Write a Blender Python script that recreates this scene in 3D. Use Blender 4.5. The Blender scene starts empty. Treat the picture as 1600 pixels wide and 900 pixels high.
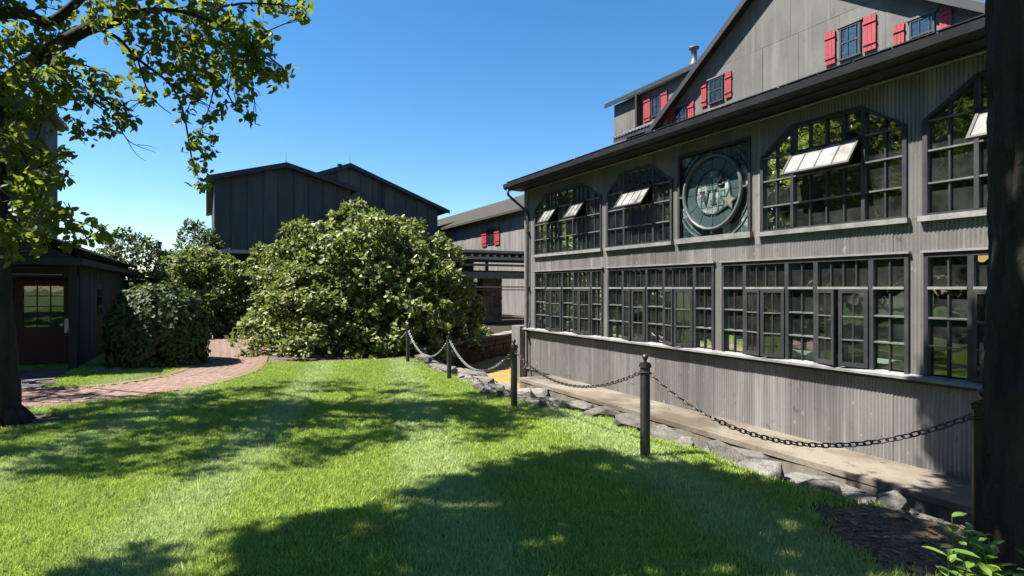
import bpy, math, random
import numpy as np
from mathutils import Vector, Matrix, Quaternion
R = random.Random(7)
NR = np.random.default_rng(11)
scene = bpy.context.scene
rad = math.radians

# ------------------------------------------------------------------ camera
# X points away from the window wall's face into the building, Y runs along the wall, camera 1.6 m above the lawn
YAW = math.atan(478 / 900)
cs, sn = math.cos(YAW), math.sin(YAW)
CAM = (0, 0, 1.6)
cam_d = bpy.data.cameras.new('camera')
cam = bpy.data.objects.new('camera', cam_d)
scene.collection.objects.link(cam)
cam.location = CAM
cam.rotation_euler = (math.pi / 2, 0, -YAW)
cam_d.sensor_width = 36
cam_d.lens = 36 * 900 / 1600
cam_d.clip_start = .05
cam_d.clip_end = 1500
scene.camera = cam
scene.render.resolution_x, scene.render.resolution_y = 1024, 576

# ------------------------------------------------------------------ sky, sun, exposure
SUN_EL = rad(57)
LH = Vector((.93, -.367, 0)).normalized()            # horizontal direction the sunlight travels
SUNDIR = Vector((-LH.x * math.cos(SUN_EL), -LH.y * math.cos(SUN_EL), math.sin(SUN_EL)))
world = bpy.data.worlds.new('World')
scene.world = world
world.use_nodes = True
wn = world.node_tree
for n in list(wn.nodes): wn.nodes.remove(n)
wo = wn.nodes.new('ShaderNodeOutputWorld')
wb = wn.nodes.new('ShaderNodeBackground')
sky = wn.nodes.new('ShaderNodeTexSky')
sky.sky_type = 'NISHITA'
sky.sun_disc = False
sky.sun_elevation = SUN_EL
sky.sun_rotation = math.atan2(SUNDIR.x, SUNDIR.y)
sky.air_density = 1.0
sky.dust_density = .12
sky.ozone_density = 2.6
sky.altitude = 200
wb.inputs['Strength'].default_value = .056
hsv = wn.nodes.new('ShaderNodeHueSaturation')
hsv.inputs['Saturation'].default_value = 1.3
hsv.inputs['Hue'].default_value = .497
wn.links.new(sky.outputs[0], hsv.inputs['Color'])
wn.links.new(hsv.outputs[0], wb.inputs['Color'])
wn.links.new(wb.outputs[0], wo.inputs['Surface'])
sd = bpy.data.lights.new('sun', 'SUN')
sd.energy = 5.0
sd.angle = rad(.53)
sd.color = (1, .95, .87)
sun = bpy.data.objects.new('sun', sd)
scene.collection.objects.link(sun)
sun.rotation_euler = SUNDIR.to_track_quat('Z', 'Y').to_euler()
sun.location = (-20, 8, 40)
vs = scene.view_settings
vs.view_transform = 'Standard'
vs.look = 'None'
vs.exposure = 1.82
vs.gamma = 1
vs.use_curve_mapping = False

# ------------------------------------------------------------------ geometry helpers
def ray(x, y):
    t = (x - 800) / 900
    return sn + cs * t, cs - sn * t, (450 - y) / 900
def on_z(x, y, z):
    d = ray(x, y); k = (z - 1.6) / d[2]
    return Vector((k * d[0], k * d[1], z))
def at(x, y, depth):
    d = ray(x, y)
    return Vector((depth * d[0], depth * d[1], 1.6 + depth * d[2]))
def to_px(p):
    zc = sn * p[0] + cs * p[1]
    if zc < .2: return None
    xc = cs * p[0] - sn * p[1]
    return 800 + 900 * xc / zc, 450 - 900 * (p[2] - 1.6) / zc
def in_poly(x, y, poly):
    c = False; j = len(poly) - 1
    for i in range(len(poly)):
        a, b = poly[i], poly[j]
        if (a[1] > y) != (b[1] > y) and x < (b[0] - a[0]) * (y - a[1]) / (b[1] - a[1]) + a[0]: c = not c
        j = i
    return c
def sstep(a, b, x):
    t = min(1, max(0, (x - a) / (b - a))); return t * t * (3 - 2 * t)

class MB:
    def __init__(s): s.v = []; s.f = []
    def add(s, vs, fs):
        o = len(s.v); s.v += [tuple(p) for p in vs]; s.f += [tuple(i + o for i in q) for q in fs]; return s
    def box(s, x0, x1, y0, y1, z0, z1):
        x0, x1 = sorted((x0, x1)); y0, y1 = sorted((y0, y1)); z0, z1 = sorted((z0, z1))
        return s.add([(x0,y0,z0),(x1,y0,z0),(x1,y1,z0),(x0,y1,z0),(x0,y0,z1),(x1,y0,z1),(x1,y1,z1),(x0,y1,z1)],
                     [(3,2,1,0),(4,5,6,7),(0,1,5,4),(1,2,6,5),(2,3,7,6),(3,0,4,7)])
    def obox(s, M, sx, sy, sz):
        q = [(-1,-1,-1),(1,-1,-1),(1,1,-1),(-1,1,-1),(-1,-1,1),(1,-1,1),(1,1,1),(-1,1,1)]
        return s.add([M @ Vector((a*sx/2, b*sy/2, c*sz/2)) for a, b, c in q],
                     [(3,2,1,0),(4,5,6,7),(0,1,5,4),(1,2,6,5),(2,3,7,6),(3,0,4,7)])
    def bar(s, a, b, w, h, up=(0,0,1)):
        a, b = Vector(a), Vector(b); d = (b - a); L = d.length; d.normalize()
        u = Vector(up); r = d.cross(u)
        if r.length < 1e-4: r = d.cross(Vector((1,0,0)))
        r.normalize(); u = r.cross(d)
        M = Matrix((( r.x,d.x,u.x,0),(r.y,d.y,u.y,0),(r.z,d.z,u.z,0),(0,0,0,1)))
        M.translation = (a + b) / 2
        return s.obox(M, w, L, h)
    def prism(s, pts, ext):
        n = len(pts); e = Vector(ext); a = [Vector(p) for p in pts]
        fs = [tuple(range(n)), tuple(range(2*n-1, n-1, -1))]
        for i in range(n):
            j = (i + 1) % n; fs.append((j, i, i + n, j + n))
        return s.add(a + [p + e for p in a], fs)
    def tube(s, pts, rs, n=8, cap=True, wob=0, rnd=None):
        P = [Vector(p) for p in pts]
        if not hasattr(rs, '__len__'): rs = [rs] * len(P)
        vs = []; ref = Vector((.31, .73, .61))
        for i, p in enumerate(P):
            d = (P[min(i+1, len(P)-1)] - P[max(i-1, 0)])
            if d.length < 1e-6: d = Vector((0,0,1))
            d.normalize(); u = d.cross(ref).normalized(); w = d.cross(u)
            for k in range(n):
                a = 2 * math.pi * k / n
                r = rs[i] * (1 + (wob * (rnd.random() - .5) if rnd else 0))
                vs.append(p + (u * math.cos(a) + w * math.sin(a)) * r)
        fs = []
        for i in range(len(P) - 1):
            for k in range(n):
                k2 = (k + 1) % n
                fs.append((i*n+k, i*n+k2, (i+1)*n+k2, (i+1)*n+k))
        if cap:
            fs.append(tuple(range(n-1, -1, -1))); fs.append(tuple((len(P)-1)*n + k for k in range(n)))
        return s.add(vs, fs)
    def lathe(s, c, prof, n=16):
        vs = []; c = Vector(c)
        for r, z in prof:
            for k in range(n):
                a = 2*math.pi*k/n; vs.append(c + Vector((r*math.cos(a), r*math.sin(a), z)))
        fs = []
        for i in range(len(prof)-1):
            for k in range(n):
                k2 = (k+1) % n; fs.append((i*n+k, i*n+k2, (i+1)*n+k2, (i+1)*n+k))
        fs.append(tuple(range(n-1,-1,-1))); fs.append(tuple((len(prof)-1)*n+k for k in range(n)))
        return s.add(vs, fs)

def link(o): scene.collection.objects.link(o); return o
def mesh_from(mb, name, m, smooth=False):
    me = bpy.data.meshes.new(name)
    me.from_pydata(mb.v, [], mb.f)
    if smooth: me.polygons.foreach_set('use_smooth', [True] * len(me.polygons))
    if m: me.materials.append(m)
    me.update()
    return me
def put(name, me, parent=None, M=None):
    """link a mesh given in world coordinates; parent may be an Empty away from the origin"""
    o = link(bpy.data.objects.new(name, me))
    o.matrix_basis = M or Matrix()
    if parent is not None:
        o.parent = parent
        w = Matrix.Translation(parent['_o']) if '_o' in parent else Matrix()
        o.matrix_basis = w.inverted() @ o.matrix_basis
    return o
def obj(name, mb, m, parent=None, smooth=False):
    return put(name, mesh_from(mb, name, m, smooth), parent)
def tag(o, label=None, cat=None, group=None, kind=None):
    if label: o['label'] = label
    if cat: o['category'] = cat
    if group: o['group'] = group
    if kind: o['kind'] = kind
    return o
def thing(name, loc, label, cat, group=None):
    o = link(bpy.data.objects.new(name, None)); o.location = loc
    o['_o'] = tuple(float(c) for c in loc); o.empty_display_size = .2
    return tag(o, label, cat, group)
def np_mesh(name, V, T, m, attrs=None, smooth=False):
    me = bpy.data.meshes.new(name)
    V = np.asarray(V, dtype=np.float32); T = np.asarray(T, dtype=np.int32); k = T.shape[1]
    me.vertices.add(len(V)); me.vertices.foreach_set('co', V.ravel())
    me.loops.add(T.size); me.loops.foreach_set('vertex_index', T.ravel())
    me.polygons.add(len(T)); me.polygons.foreach_set('loop_start', np.arange(len(T), dtype=np.int32) * k)
    me.polygons.foreach_set('loop_total', np.full(len(T), k, dtype=np.int32))
    if smooth: me.polygons.foreach_set('use_smooth', np.ones(len(T), dtype=bool))
    for nm, a in (attrs or {}).items():
        at_ = me.attributes.new(nm, 'FLOAT', 'POINT'); at_.data.foreach_set('value', np.asarray(a, dtype=np.float32))
    if m: me.materials.append(m)
    me.update(calc_edges=True); me.validate()
    return me
def clip(poly, hp):
    """clip a convex 2D polygon with half planes (a,b,c): keep a*x+b*y<=c"""
    for a, b, c in hp:
        out = []
        for i in range(len(poly)):
            p, q = poly[i], poly[(i+1) % len(poly)]
            dp, dq = a*p[0]+b*p[1]-c, a*q[0]+b*q[1]-c
            if dp <= 0: out.append(p)
            if dp * dq < 0:
                t = dp / (dp - dq); out.append((p[0]+t*(q[0]-p[0]), p[1]+t*(q[1]-p[1])))
        poly = out
        if len(poly) < 3: return []
    return poly

# ------------------------------------------------------------------ materials
MATS = {}
class NT:
    def __init__(s, name):
        s.m = bpy.data.materials.new(name); s.m.use_nodes = True; s.t = s.m.node_tree
        for n in list(s.t.nodes): s.t.nodes.remove(n)
        s.out = s.n('ShaderNodeOutputMaterial')
    def n(s, ty, **kw):
        q = s.t.nodes.new(ty)
        for k, v in kw.items():
            if k.startswith('i_'):
                q.inputs[int(k[2:]) if k[2:].isdigit() else k[2:].replace('_', ' ')].default_value = v
            else: setattr(q, k, v)
        return q
    def l(s, a, b): s.t.links.new(a, b)
    def mix(s, f, a, b, mode='MIX'):
        q = s.n('ShaderNodeMix', data_type='RGBA', blend_type=mode)
        for so, v in ((q.inputs[0], f), (q.inputs[6], a), (q.inputs[7], b)):
            if hasattr(v, 'is_linked'): s.l(v, so)
            else: so.default_value = v if not isinstance(v, tuple) else (*v, 1)[:4]
        return q.outputs[2]
    def noise(s, scale, stretch=(1,1,1), detail=6, rough=.6, coord='Object'):
        tc = s.n('ShaderNodeTexCoord'); mp = s.n('ShaderNodeMapping'); mp.inputs['Scale'].default_value = stretch
        s.l(tc.outputs[coord], mp.inputs[0])
        q = s.n('ShaderNodeTexNoise'); q.inputs['Scale'].default_value = scale
        q.inputs['Detail'].default_value = detail; q.inputs['Roughness'].default_value = rough
        s.l(mp.outputs[0], q.inputs['Vector']); return q.outputs['Fac']
    def ramp(s, f, a, b):
        q = s.n('ShaderNodeMapRange'); q.inputs[1].default_value = a; q.inputs[2].default_value = b
        s.l(f, q.inputs[0]); return q.outputs[0]
def surf(name, c1, c2, rough=.8, scale=3, stretch=(1,1,1), fine=None, c3=None, streak=None, bump=0, bscale=40, vary=.15, metal=0, spec=.4, lo=.35, hi=.65, fleck=None):
    """principled surface: two-tone noise, optional fine grain / vertical streaks, per-object brightness, bump"""
    s = NT(name); p = s.n('ShaderNodeBsdfPrincipled')
    col = s.mix(s.ramp(s.noise(scale, stretch), lo, hi), c1, c2)
    if streak is not None:
        col = s.mix(s.ramp(s.noise(streak[1], (1,1,.04) if len(streak) < 4 else streak[3]), .52, .75), col, streak[0])
    if c3 is not None:
        col = s.mix(s.ramp(s.noise(scale*4.3+1), .6, .72), col, c3)
    if fleck is not None:
        col = s.mix(s.n_mul(s.ramp(s.noise(13, (1,1,.5), 2), .7, .75), .55), col, fleck)
        col = s.mix(s.n_mul(s.ramp(s.noise(2.1, (1,1,.12), 4), .6, .8), .6), col, tuple(c*.45 for c in c1))
    if fine:
        col = s.mix(fine, col, s.mix(s.noise(bscale*1.7, detail=3), (.25,.25,.25), (1.5,1.5,1.5)), 'MULTIPLY')
    if vary:
        oi = s.n('ShaderNodeObjectInfo'); mr = s.n('ShaderNodeMapRange')
        mr.inputs[3].default_value = 1 - vary; mr.inputs[4].default_value = 1 + vary
        s.l(oi.outputs['Random'], mr.inputs[0])
        hs = s.n('ShaderNodeHueSaturation'); s.l(mr.outputs[0], hs.inputs['Value']); s.l(col, hs.inputs['Color']); col = hs.outputs[0]
    s.l(col, p.inputs['Base Color'])
    p.inputs['Roughness'].default_value = rough; p.inputs['Metallic'].default_value = metal
    p.inputs['Specular IOR Level'].default_value = spec
    if bump:
        b = s.n('ShaderNodeBump'); b.inputs['Strength'].default_value = bump; b.inputs['Distance'].default_value = .02
        s.l(s.noise(bscale, stretch, 5), b.inputs['Height']); s.l(b.outputs[0], p.inputs['Normal'])
    s.l(p.outputs[0], s.out.inputs[0]); return s.m
def leafmat(name, dark, light, gloss=.4, trans=.3, tcol=None, spec=.45):
    s = NT(name); a = s.n('ShaderNodeAttribute', attribute_name='rnd')
    col = s.mix(a.outputs['Fac'], dark, light)
    col = s.mix(.5, col, s.mix(s.noise(1.1, detail=3), (.6,.62,.6), (1.35,1.3,1.2)), 'MULTIPLY')
    p = s.n('ShaderNodeBsdfPrincipled'); s.l(col, p.inputs['Base Color'])
    p.inputs['Roughness'].default_value = gloss; p.inputs['Specular IOR Level'].default_value = spec
    t = s.n('ShaderNodeBsdfTranslucent')
    s.l(s.mix(.75, col, tcol or (.16,.24,.02)), t.inputs[0])
    m = s.n('ShaderNodeMixShader'); m.inputs[0].default_value = trans
    s.l(p.outputs[0], m.inputs[1]); s.l(t.outputs[0], m.inputs[2]); s.l(m.outputs[0], s.out.inputs[0]); return s.m
def glassmat(name, tint=(.82,.86,.84), dust=.06, dcol=(.19,.2,.195), rough=.015, refl=1.0):
    s = NT(name)
    tr = s.n('ShaderNodeBsdfTransparent'); tr.inputs[0].default_value = (*tint, 1)
    gl = s.n('ShaderNodeBsdfGlossy'); gl.inputs['Roughness'].default_value = rough
    fr = s.n('ShaderNodeFresnel'); fr.inputs['IOR'].default_value = 1.62
    b = s.n('ShaderNodeBump'); b.inputs['Strength'].default_value = .05; b.inputs['Distance'].default_value = .05
    s.l(s.noise(2.2, detail=2), b.inputs['Height']); s.l(b.outputs[0], gl.inputs['Normal'])
    m = s.n('ShaderNodeMixShader'); s.l(s.n_mul(fr.outputs[0], 2.0 * refl), m.inputs[0])
    s.l(tr.outputs[0], m.inputs[1]); s.l(gl.outputs[0], m.inputs[2])
    df = s.n('ShaderNodeBsdfDiffuse'); df.inputs[0].default_value = (*dcol, 1)
    m2 = s.n('ShaderNodeMixShader')
    s.l(s.n_mul(s.ramp(s.noise(3.5, (1,1,1)), .3, .8), dust * 2), m2.inputs[0])
    s.l(m.outputs[0], m2.inputs[1]); s.l(df.outputs[0], m2.inputs[2])
    s.l(m2.outputs[0], s.out.inputs[0]); return s.m
def n_mul(s, a, k):
    q = s.n('ShaderNodeMath', operation='MULTIPLY', use_clamp=True); s.l(a, q.inputs[0]); q.inputs[1].default_value = k; return q.outputs[0]
NT.n_mul = n_mul
M = MATS
M['tin'] = surf('weathered_black_tin', (.078,.074,.071), (.128,.122,.117), .5, 1.3, (1,1,.35), streak=((.215,.205,.197), 6), c3=(.062,.059,.057), bump=.12, bscale=30, vary=.16, spec=.9, fine=.15, fleck=(.3,.285,.27))
M['frame'] = surf('charcoal_window_frame', (.018,.0185,.021), (.03,.031,.034), .5, 4, bump=.1, vary=.1)
M['rail'] = surf('sunlit_glazing_bar', (.07,.07,.07), (.115,.115,.113), .5, 6, bump=.1, vary=.05)  # paler than the frame: sunlit bar tops put into the colour
M['sill'] = surf('dusty_grey_sill', (.11,.11,.109), (.19,.19,.187), .65, 6, bump=.2, vary=.08)
M['eave'] = surf('black_eave_paint', (.012,.0125,.014), (.022,.023,.025), .55, 2, bump=.08, vary=.05)
M['gutter'] = surf('black_gutter_metal', (.012,.013,.015), (.02,.021,.024), .4, 2, vary=.05, spec=.25)
M['conduit'] = surf('grey_conduit', (.13,.125,.115), (.19,.183,.17), .55, 5, vary=.05)
M['downpipe'] = surf('black_downpipe', (.022,.021,.021), (.04,.037,.035), .5, 6, vary=0)
M['glass'] = glassmat('window_glass')
M['frosted'] = glassmat('frosted_glass', (.4,.42,.42), .5, (.36,.35,.33), .25, .8)
M['gablewall'] = surf('faded_grey_sheet', (.085,.083,.078), (.118,.115,.108), .8, 1.1, (1,1,.6), streak=((.145,.142,.132), 5), c3=(.075,.073,.07), bump=.15, bscale=18, vary=.06, spec=.2)
M['farwall'] = surf('weathered_pale_boards', (.12,.113,.11), (.17,.16,.155), .85, 2, (1,1,.2), streak=((.08,.075,.073), 4), bump=.2, vary=.1, spec=.1)
M['palewall'] = surf('pale_grey_wall', (.17,.165,.16), (.22,.215,.2), .8, 1.5, vary=0)
M['red'] = surf('red_shutter_paint', (.19,.018,.025), (.26,.03,.036), .6, 5, bump=.1, vary=.12)
M['roof'] = surf('grey_brown_shingle', (.035,.034,.029), (.055,.052,.044), .95, 14, bump=.35, bscale=30, vary=.05, spec=.05)
M['tinroof'] = surf('dull_tin_roof', (.05,.05,.05), (.1,.1,.098), .55, 3, bump=.1, vary=.05, metal=.2)
M['barn'] = surf('black_barn_siding', (.052,.051,.05), (.072,.07,.068), .75, 1.4, (1,1,.3), streak=((.1,.098,.095), 4), c3=(.04,.039,.038), bump=.15, bscale=14, vary=.13, spec=.25)
M['barntrim'] = surf('black_barn_trim', (.014,.015,.017), (.022,.023,.026), .6, 3, vary=.05)
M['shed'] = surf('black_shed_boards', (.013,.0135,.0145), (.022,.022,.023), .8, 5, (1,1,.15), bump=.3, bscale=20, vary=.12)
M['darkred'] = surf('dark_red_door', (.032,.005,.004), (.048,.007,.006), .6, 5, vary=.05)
M['dark_roof'] = surf('shade_black_roof', (.012,.012,.012), (.022,.022,.021), 1.0, 6, bump=.3, vary=0, spec=0)  # roof blackened in colour for the leaf shade over the shed
M['paper'] = surf('white_notice', (.7,.7,.68), (.78,.78,.76), .8, 9, vary=0)
M['concrete'] = surf('stained_concrete', (.175,.155,.123), (.09,.07,.053), .9, .9, (1,.8,1), c3=(.062,.05,.039), bump=.35, bscale=35, fine=.4, vary=0, spec=.15, lo=.42, hi=.62)
M['ledge'] = surf('weathered_ledge_face', (.075,.066,.052), (.14,.125,.1), .92, 2.5, (1,1,.5), streak=((.03,.027,.022), 5), bump=.4, bscale=30, fine=.3, vary=0, spec=.2)
M['rock'] = surf('grey_rock', (.085,.079,.07), (.2,.187,.165), .95, 1.6, (1,1,4), c3=(.06,.056,.05), bump=1.0, bscale=14, fine=.6, vary=.28, spec=.12)
M['iron'] = surf('black_iron', (.014,.014,.015), (.03,.028,.027), .42, 8, bump=.15, vary=.05, spec=.5)
M['chain'] = surf('chain_iron', (.035,.033,.032), (.075,.068,.062), .5, 30, vary=.1, metal=.4)
M['steelrope'] = surf('galvanised_chain', (.2,.2,.2), (.32,.32,.31), .45, 30, vary=.1, metal=.3)
M['brick'] = surf('red_paver_brick', (.145,.096,.076), (.19,.131,.105), .9, 3, c3=(.12,.09,.076), bump=.35, bscale=40, fine=.2, vary=.22, spec=.2)
M['brickedge'] = surf('dark_edging_brick', (.13,.08,.06), (.19,.12,.092), .9, 6, bump=.35, bscale=40, fine=.2, vary=0, spec=.2)
M['mortar'] = surf('path_sand', (.075,.056,.042), (.1,.078,.06), .95, 10, bump=.3, vary=0)
M['flag'] = surf('grey_paver', (.085,.08,.075), (.12,.113,.106), .9, 3, bump=.3, fine=.2, vary=.2)
M['bark'] = surf('dark_bark', (.02,.018,.016), (.045,.039,.033), .95, 7, (1,1,.22), c3=(.05,.046,.04), bump=1.0, bscale=16, vary=.05, spec=.15)
M['twig'] = surf('twig_bark', (.035,.028,.02), (.06,.05,.038), .9, 9, vary=.05)
M['stonewall'] = surf('wall_stone', (.13,.117,.104), (.2,.18,.16), .9, 3, bump=.5, bscale=15, fine=.2, vary=.3)
M['blackstone'] = surf('shade_dark_stone', (.010,.0095,.009), (.022,.02,.018), .8, 3, bump=.6, bscale=8, vary=.25)  # stone darkened to carry the shade on the wall's face
M['ochre'] = surf('ochre_creek_bed', (.19,.115,.026), (.26,.168,.046), .8, 1.2, (1,2,1), c3=(.13,.078,.02), bump=.5, bscale=6, fine=.2, vary=0)
M['cream'] = surf('cream_concrete', (.2,.18,.13), (.25,.225,.17), .9, 4, vary=0)
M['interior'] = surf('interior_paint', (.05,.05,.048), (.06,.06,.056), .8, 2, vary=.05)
M['intfloor'] = surf('interior_floor', (.1,.1,.095), (.15,.15,.14), .4, 2, vary=0)
M['steel'] = surf('brushed_steel', (.4,.42,.42), (.5,.52,.52), .3, 4, vary=.05, metal=.8)
M['paleteal'] = surf('pale_teal_counter', (.2,.27,.26), (.28,.35,.335), .5, 3, vary=.08)
M['copper'] = surf('copper', (.6,.3,.1), (.7,.38,.16), .3, 4, vary=.05, metal=.7)
M['teal'] = surf('teal_stained_glass', (.024,.045,.046), (.042,.068,.068), .3, 2.4, vary=.1, spec=.6)
M['tealpale'] = surf('pale_leaded_glass', (.042,.078,.078), (.2,.245,.225), .25, 9, vary=.3, spec=.6, lo=.42, hi=.6)
M['tealdark'] = surf('dark_leaded_glass', (.012,.03,.034), (.06,.1,.105), .2, 7, vary=.35, spec=.7, lo=.45, hi=.7)
M['lead'] = surf('lead_came', (.012,.016,.018), (.024,.028,.03), .5, 5, vary=0)
M['ringgrey'] = surf('grey_metal_ring', (.055,.063,.062), (.095,.104,.102), .45, 5, vary=0)
M['starglass'] = surf('cream_star_glass', (.085,.1,.085), (.13,.145,.12), .3, 6, vary=0)
M['white'] = surf('white_flashing', (.26,.26,.25), (.34,.34,.33), .6, 3, vary=.05)
M['greywood'] = surf('weathered_grey_beam', (.1,.095,.09), (.16,.15,.14), .8, 3, bump=.2, vary=.12)
M['far'] = surf('rough_field', (.05,.075,.02), (.09,.11,.035), .95, .3, vary=0)
M['leaf_tree'] = leafmat('tree_leaf', (.035,.062,.014), (.1,.135,.028), .5, .45, (.28,.34,.035), spec=.25)
M['leaf_bush'] = leafmat('bush_leaf', (.04,.054,.016), (.27,.29,.105), .5, .28, spec=.25)
M['leaf_dark'] = leafmat('dark_leaf', (.016,.03,.01), (.042,.062,.02), .6, .2, spec=.2)
M['leaf_hedge'] = leafmat('hedge_leaf', (.022,.045,.014), (.06,.088,.03), .6, .12, spec=.2)
M['leaf_bright'] = leafmat('bright_leaf', (.08,.16,.03), (.19,.28,.06), .4, .35)
M['leaf_lime'] = leafmat('lime_leaf', (.1,.13,.03), (.2,.23,.06), .5, .3)

M['mulch'] = surf('dark_mulch', (.022,.018,.014), (.05,.042,.03), .95, 6, bump=.6, bscale=25, fine=.3, vary=0, spec=.1)
def lawnmat():
    s = NT('lawn_soil'); p = s.n('ShaderNodeBsdfPrincipled')
    g = s.mix(s.ramp(s.noise(.8), .35, .65), (.035,.075,.009), (.06,.105,.015))
    d = s.mix(s.ramp(s.noise(5), .35, .65), (.055,.042,.03), (.125,.098,.07))
    d = s.mix(s.ramp(s.noise(38, detail=3), .55, .68), d, (.19,.155,.11))
    a = s.n('ShaderNodeAttribute', attribute_name='dirt')
    col = s.mix(a.outputs['Fac'], g, d)
    s.l(col, p.inputs['Base Color']); p.inputs['Roughness'].default_value = .95; p.inputs['Specular IOR Level'].default_value = .15
    b = s.n('ShaderNodeBump'); b.inputs['Strength'].default_value = .8; b.inputs['Distance'].default_value = .03
    s.l(s.noise(55, detail=4), b.inputs['Height']); s.l(b.outputs[0], p.inputs['Normal'])
    s.l(p.outputs[0], s.out.inputs[0]); return s.m
M['lawn'] = lawnmat()
def grassmat():
    s = NT('grass_blade')
    a = s.n('ShaderNodeAttribute', attribute_name='rnd'); h = s.n('ShaderNodeAttribute', attribute_name='hgt')
    oi = s.n('ShaderNodeObjectInfo')
    base = s.mix(a.outputs['Fac'], (.12,.235,.016), (.36,.48,.06))
    base = s.mix(s.n_mul(h.outputs['Fac'], .5), base, (.5,.57,.17))
    # patches of lusher and paler turf, laid out in the lawn's own coordinates
    geo = s.n('ShaderNodeNewGeometry') ; nz = s.n('ShaderNodeTexNoise'); nz.inputs['Scale'].default_value = .9; nz.inputs['Detail'].default_value = 4
    s.l(geo.outputs['Position'], nz.inputs['Vector'])
    base = s.mix(s.ramp(nz.outputs['Fac'], .42, .62), base, s.mix(.55, base, (.26,.35,.08)))
    # mowing stripes: sheen of leaning turf painted in as paler bands
    sx = s.n('ShaderNodeSeparateXYZ'); s.l(geo.outputs['Position'], sx.inputs[0])
    m1 = s.n('ShaderNodeMath', operation='MULTIPLY'); m1.inputs[1].default_value = 3.1; s.l(sx.outputs[0], m1.inputs[0])
    m1b = s.n('ShaderNodeMath', operation='MULTIPLY_ADD'); m1b.inputs[1].default_value = -.85; s.l(sx.outputs[1], m1b.inputs[0]); s.l(m1.outputs[0], m1b.inputs[2])
    m2 = s.n('ShaderNodeMath', operation='SINE'); s.l(m1b.outputs[0], m2.inputs[0])
    base = s.mix(s.n_mul(s.ramp(m2.outputs[0], .1, .9), .5), base, (.46,.55,.27))
    hs = s.n('ShaderNodeHueSaturation'); s.l(base, hs.inputs['Color'])
    mr = s.n('ShaderNodeMapRange'); mr.inputs[3].default_value = .8; mr.inputs[4].default_value = 1.2; s.l(oi.outputs['Random'], mr.inputs[0]); s.l(mr.outputs[0], hs.inputs['Value'])
    p = s.n('ShaderNodeBsdfPrincipled'); s.l(hs.outputs[0], p.inputs['Base Color']); p.inputs['Roughness'].default_value = .45; p.inputs['Specular IOR Level'].default_value = .35
    t = s.n('ShaderNodeBsdfTranslucent'); s.l(hs.outputs[0], t.inputs[0])
    m = s.n('ShaderNodeMixShader'); m.inputs[0].default_value = .35
    s.l(p.outputs[0], m.inputs[1]); s.l(t.outputs[0], m.inputs[2]); s.l(m.outputs[0], s.out.inputs[0]); return s.m
M['grass'] = grassmat()

# ------------------------------------------------------------------ ground
def edge_x(y): return 4.42 + .12 * math.sin(y * 1.3) + .07 * math.sin(y * 3.1 + 1) + .5 * sstep(8, 14, y)
def ground(x, y):
    b = -.34 * sstep(1.5, 13, y)
    e = edge_x(y)
    if x > e:
        t = min(1, (x - e) / (6.37 - e)); b += (-.86 - b) * (t ** .85)
    b += .02 * math.sin(x * .9 + 1) * math.sin(y * .7)
    return b
PR = [(1.62,26),(1.56,23.76),(1.46,20.5),(1.4,17.99),(1.22,16.2),(.89,14.66),(.09,13.06),(-.55,12.45),(-1.21,12.08),(-2.0,11.92),(-2.62,11.91),(-4.5,12.0),(-8,12.3)]
PL = [(-.1,26),(-.15,24.06),(-.17,21.8),(-.17,19.76),(-.22,18.0),(-.31,16.28),(-.6,15.1),(-.98,14.37),(-1.5,13.9),(-2.1,13.72),(-2.68,13.75),(-4.5,13.8),(-8,14.1)]
def resample(pts, n):
    P = [Vector((*p, 0)) for p in pts]
    # Catmull-Rom, then even arc length
    q = []
    for i in range(len(P) - 1):
        a, b, c, d = P[max(i-1,0)], P[i], P[i+1], P[min(i+2, len(P)-1)]
        for k in range(12):
            t = k / 12
            q.append(.5 * ((2*b) + (c-a)*t + (2*a-5*b+4*c-d)*t*t + (3*b-a-3*c+d)*t**3))
    q.append(P[-1])
    L = [0]
    for i in range(1, len(q)): L.append(L[-1] + (q[i] - q[i-1]).length)
    out = []; j = 0
    for i in range(n):
        s = L[-1] * i / (n - 1)
        while j < len(L) - 2 and L[j+1] < s: j += 1
        t = (s - L[j]) / max(1e-9, L[j+1] - L[j]); out.append(q[j].lerp(q[j+1], t))
    return out
cl = [((a[0]+b[0])/2, (a[1]+b[1])/2) for a, b in zip(PR, PL)]
RPATH, LPATH = resample(PR, 140), resample(PL, 140)
path_poly = [(p.x, p.y) for p in RPATH] + [(p.x, p.y) for p in reversed(LPATH)]
porch_poly = [(-2.75,13.6),(-2.62,14.6),(-2.75,17.0),(-8,17.0),(-8,13.6)]
def seg_d(px, py, poly):
    best = 9
    for i in range(0, len(poly) - 1, 3):
        d = math.hypot(px - poly[i][0], py - poly[i][1])
        if d < best: best = d
    return best
RT = (3.42, 1.12)          # right-hand tree
LT = (-2.63, 10.59)        # left-hand tree
def dirt(x, y):
    n = .25 * math.sin(x * 3.1 + y * 1.7) + .18 * math.sin(x * 6.3 - y * 5.1) + .1 * math.sin(11 * x + 9 * y)
    d1 = math.hypot((x - 4.2) / .98, (y - 1.7) / 1.1) + n * .35
    d2 = math.hypot((x - LT[0]) / 1.25, (y - LT[1]) / .7) + n * .4
    v = max(1 - sstep(.75, 1.05, d1), 1 - sstep(.75, 1.05, d2))
    v = max(v, sstep(-.05, .12, x - edge_x(y) + n * .12))
    d3 = math.hypot((x - 4.1) / 4.2, (y - 18.3) / 3.4)
    v = max(v, 1 - sstep(.85, .93, d3 + n * .06))
    return min(1, v)
gx = np.concatenate([np.linspace(-40, -9, 12)[:-1], np.arange(-9, 6.3, .12), [6.37]])
gy = np.concatenate([np.linspace(-20, -1, 10)[:-1], np.arange(-1, 24, .12), np.linspace(24, 44, 8)])
nx, ny = len(gx), len(gy)
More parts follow.
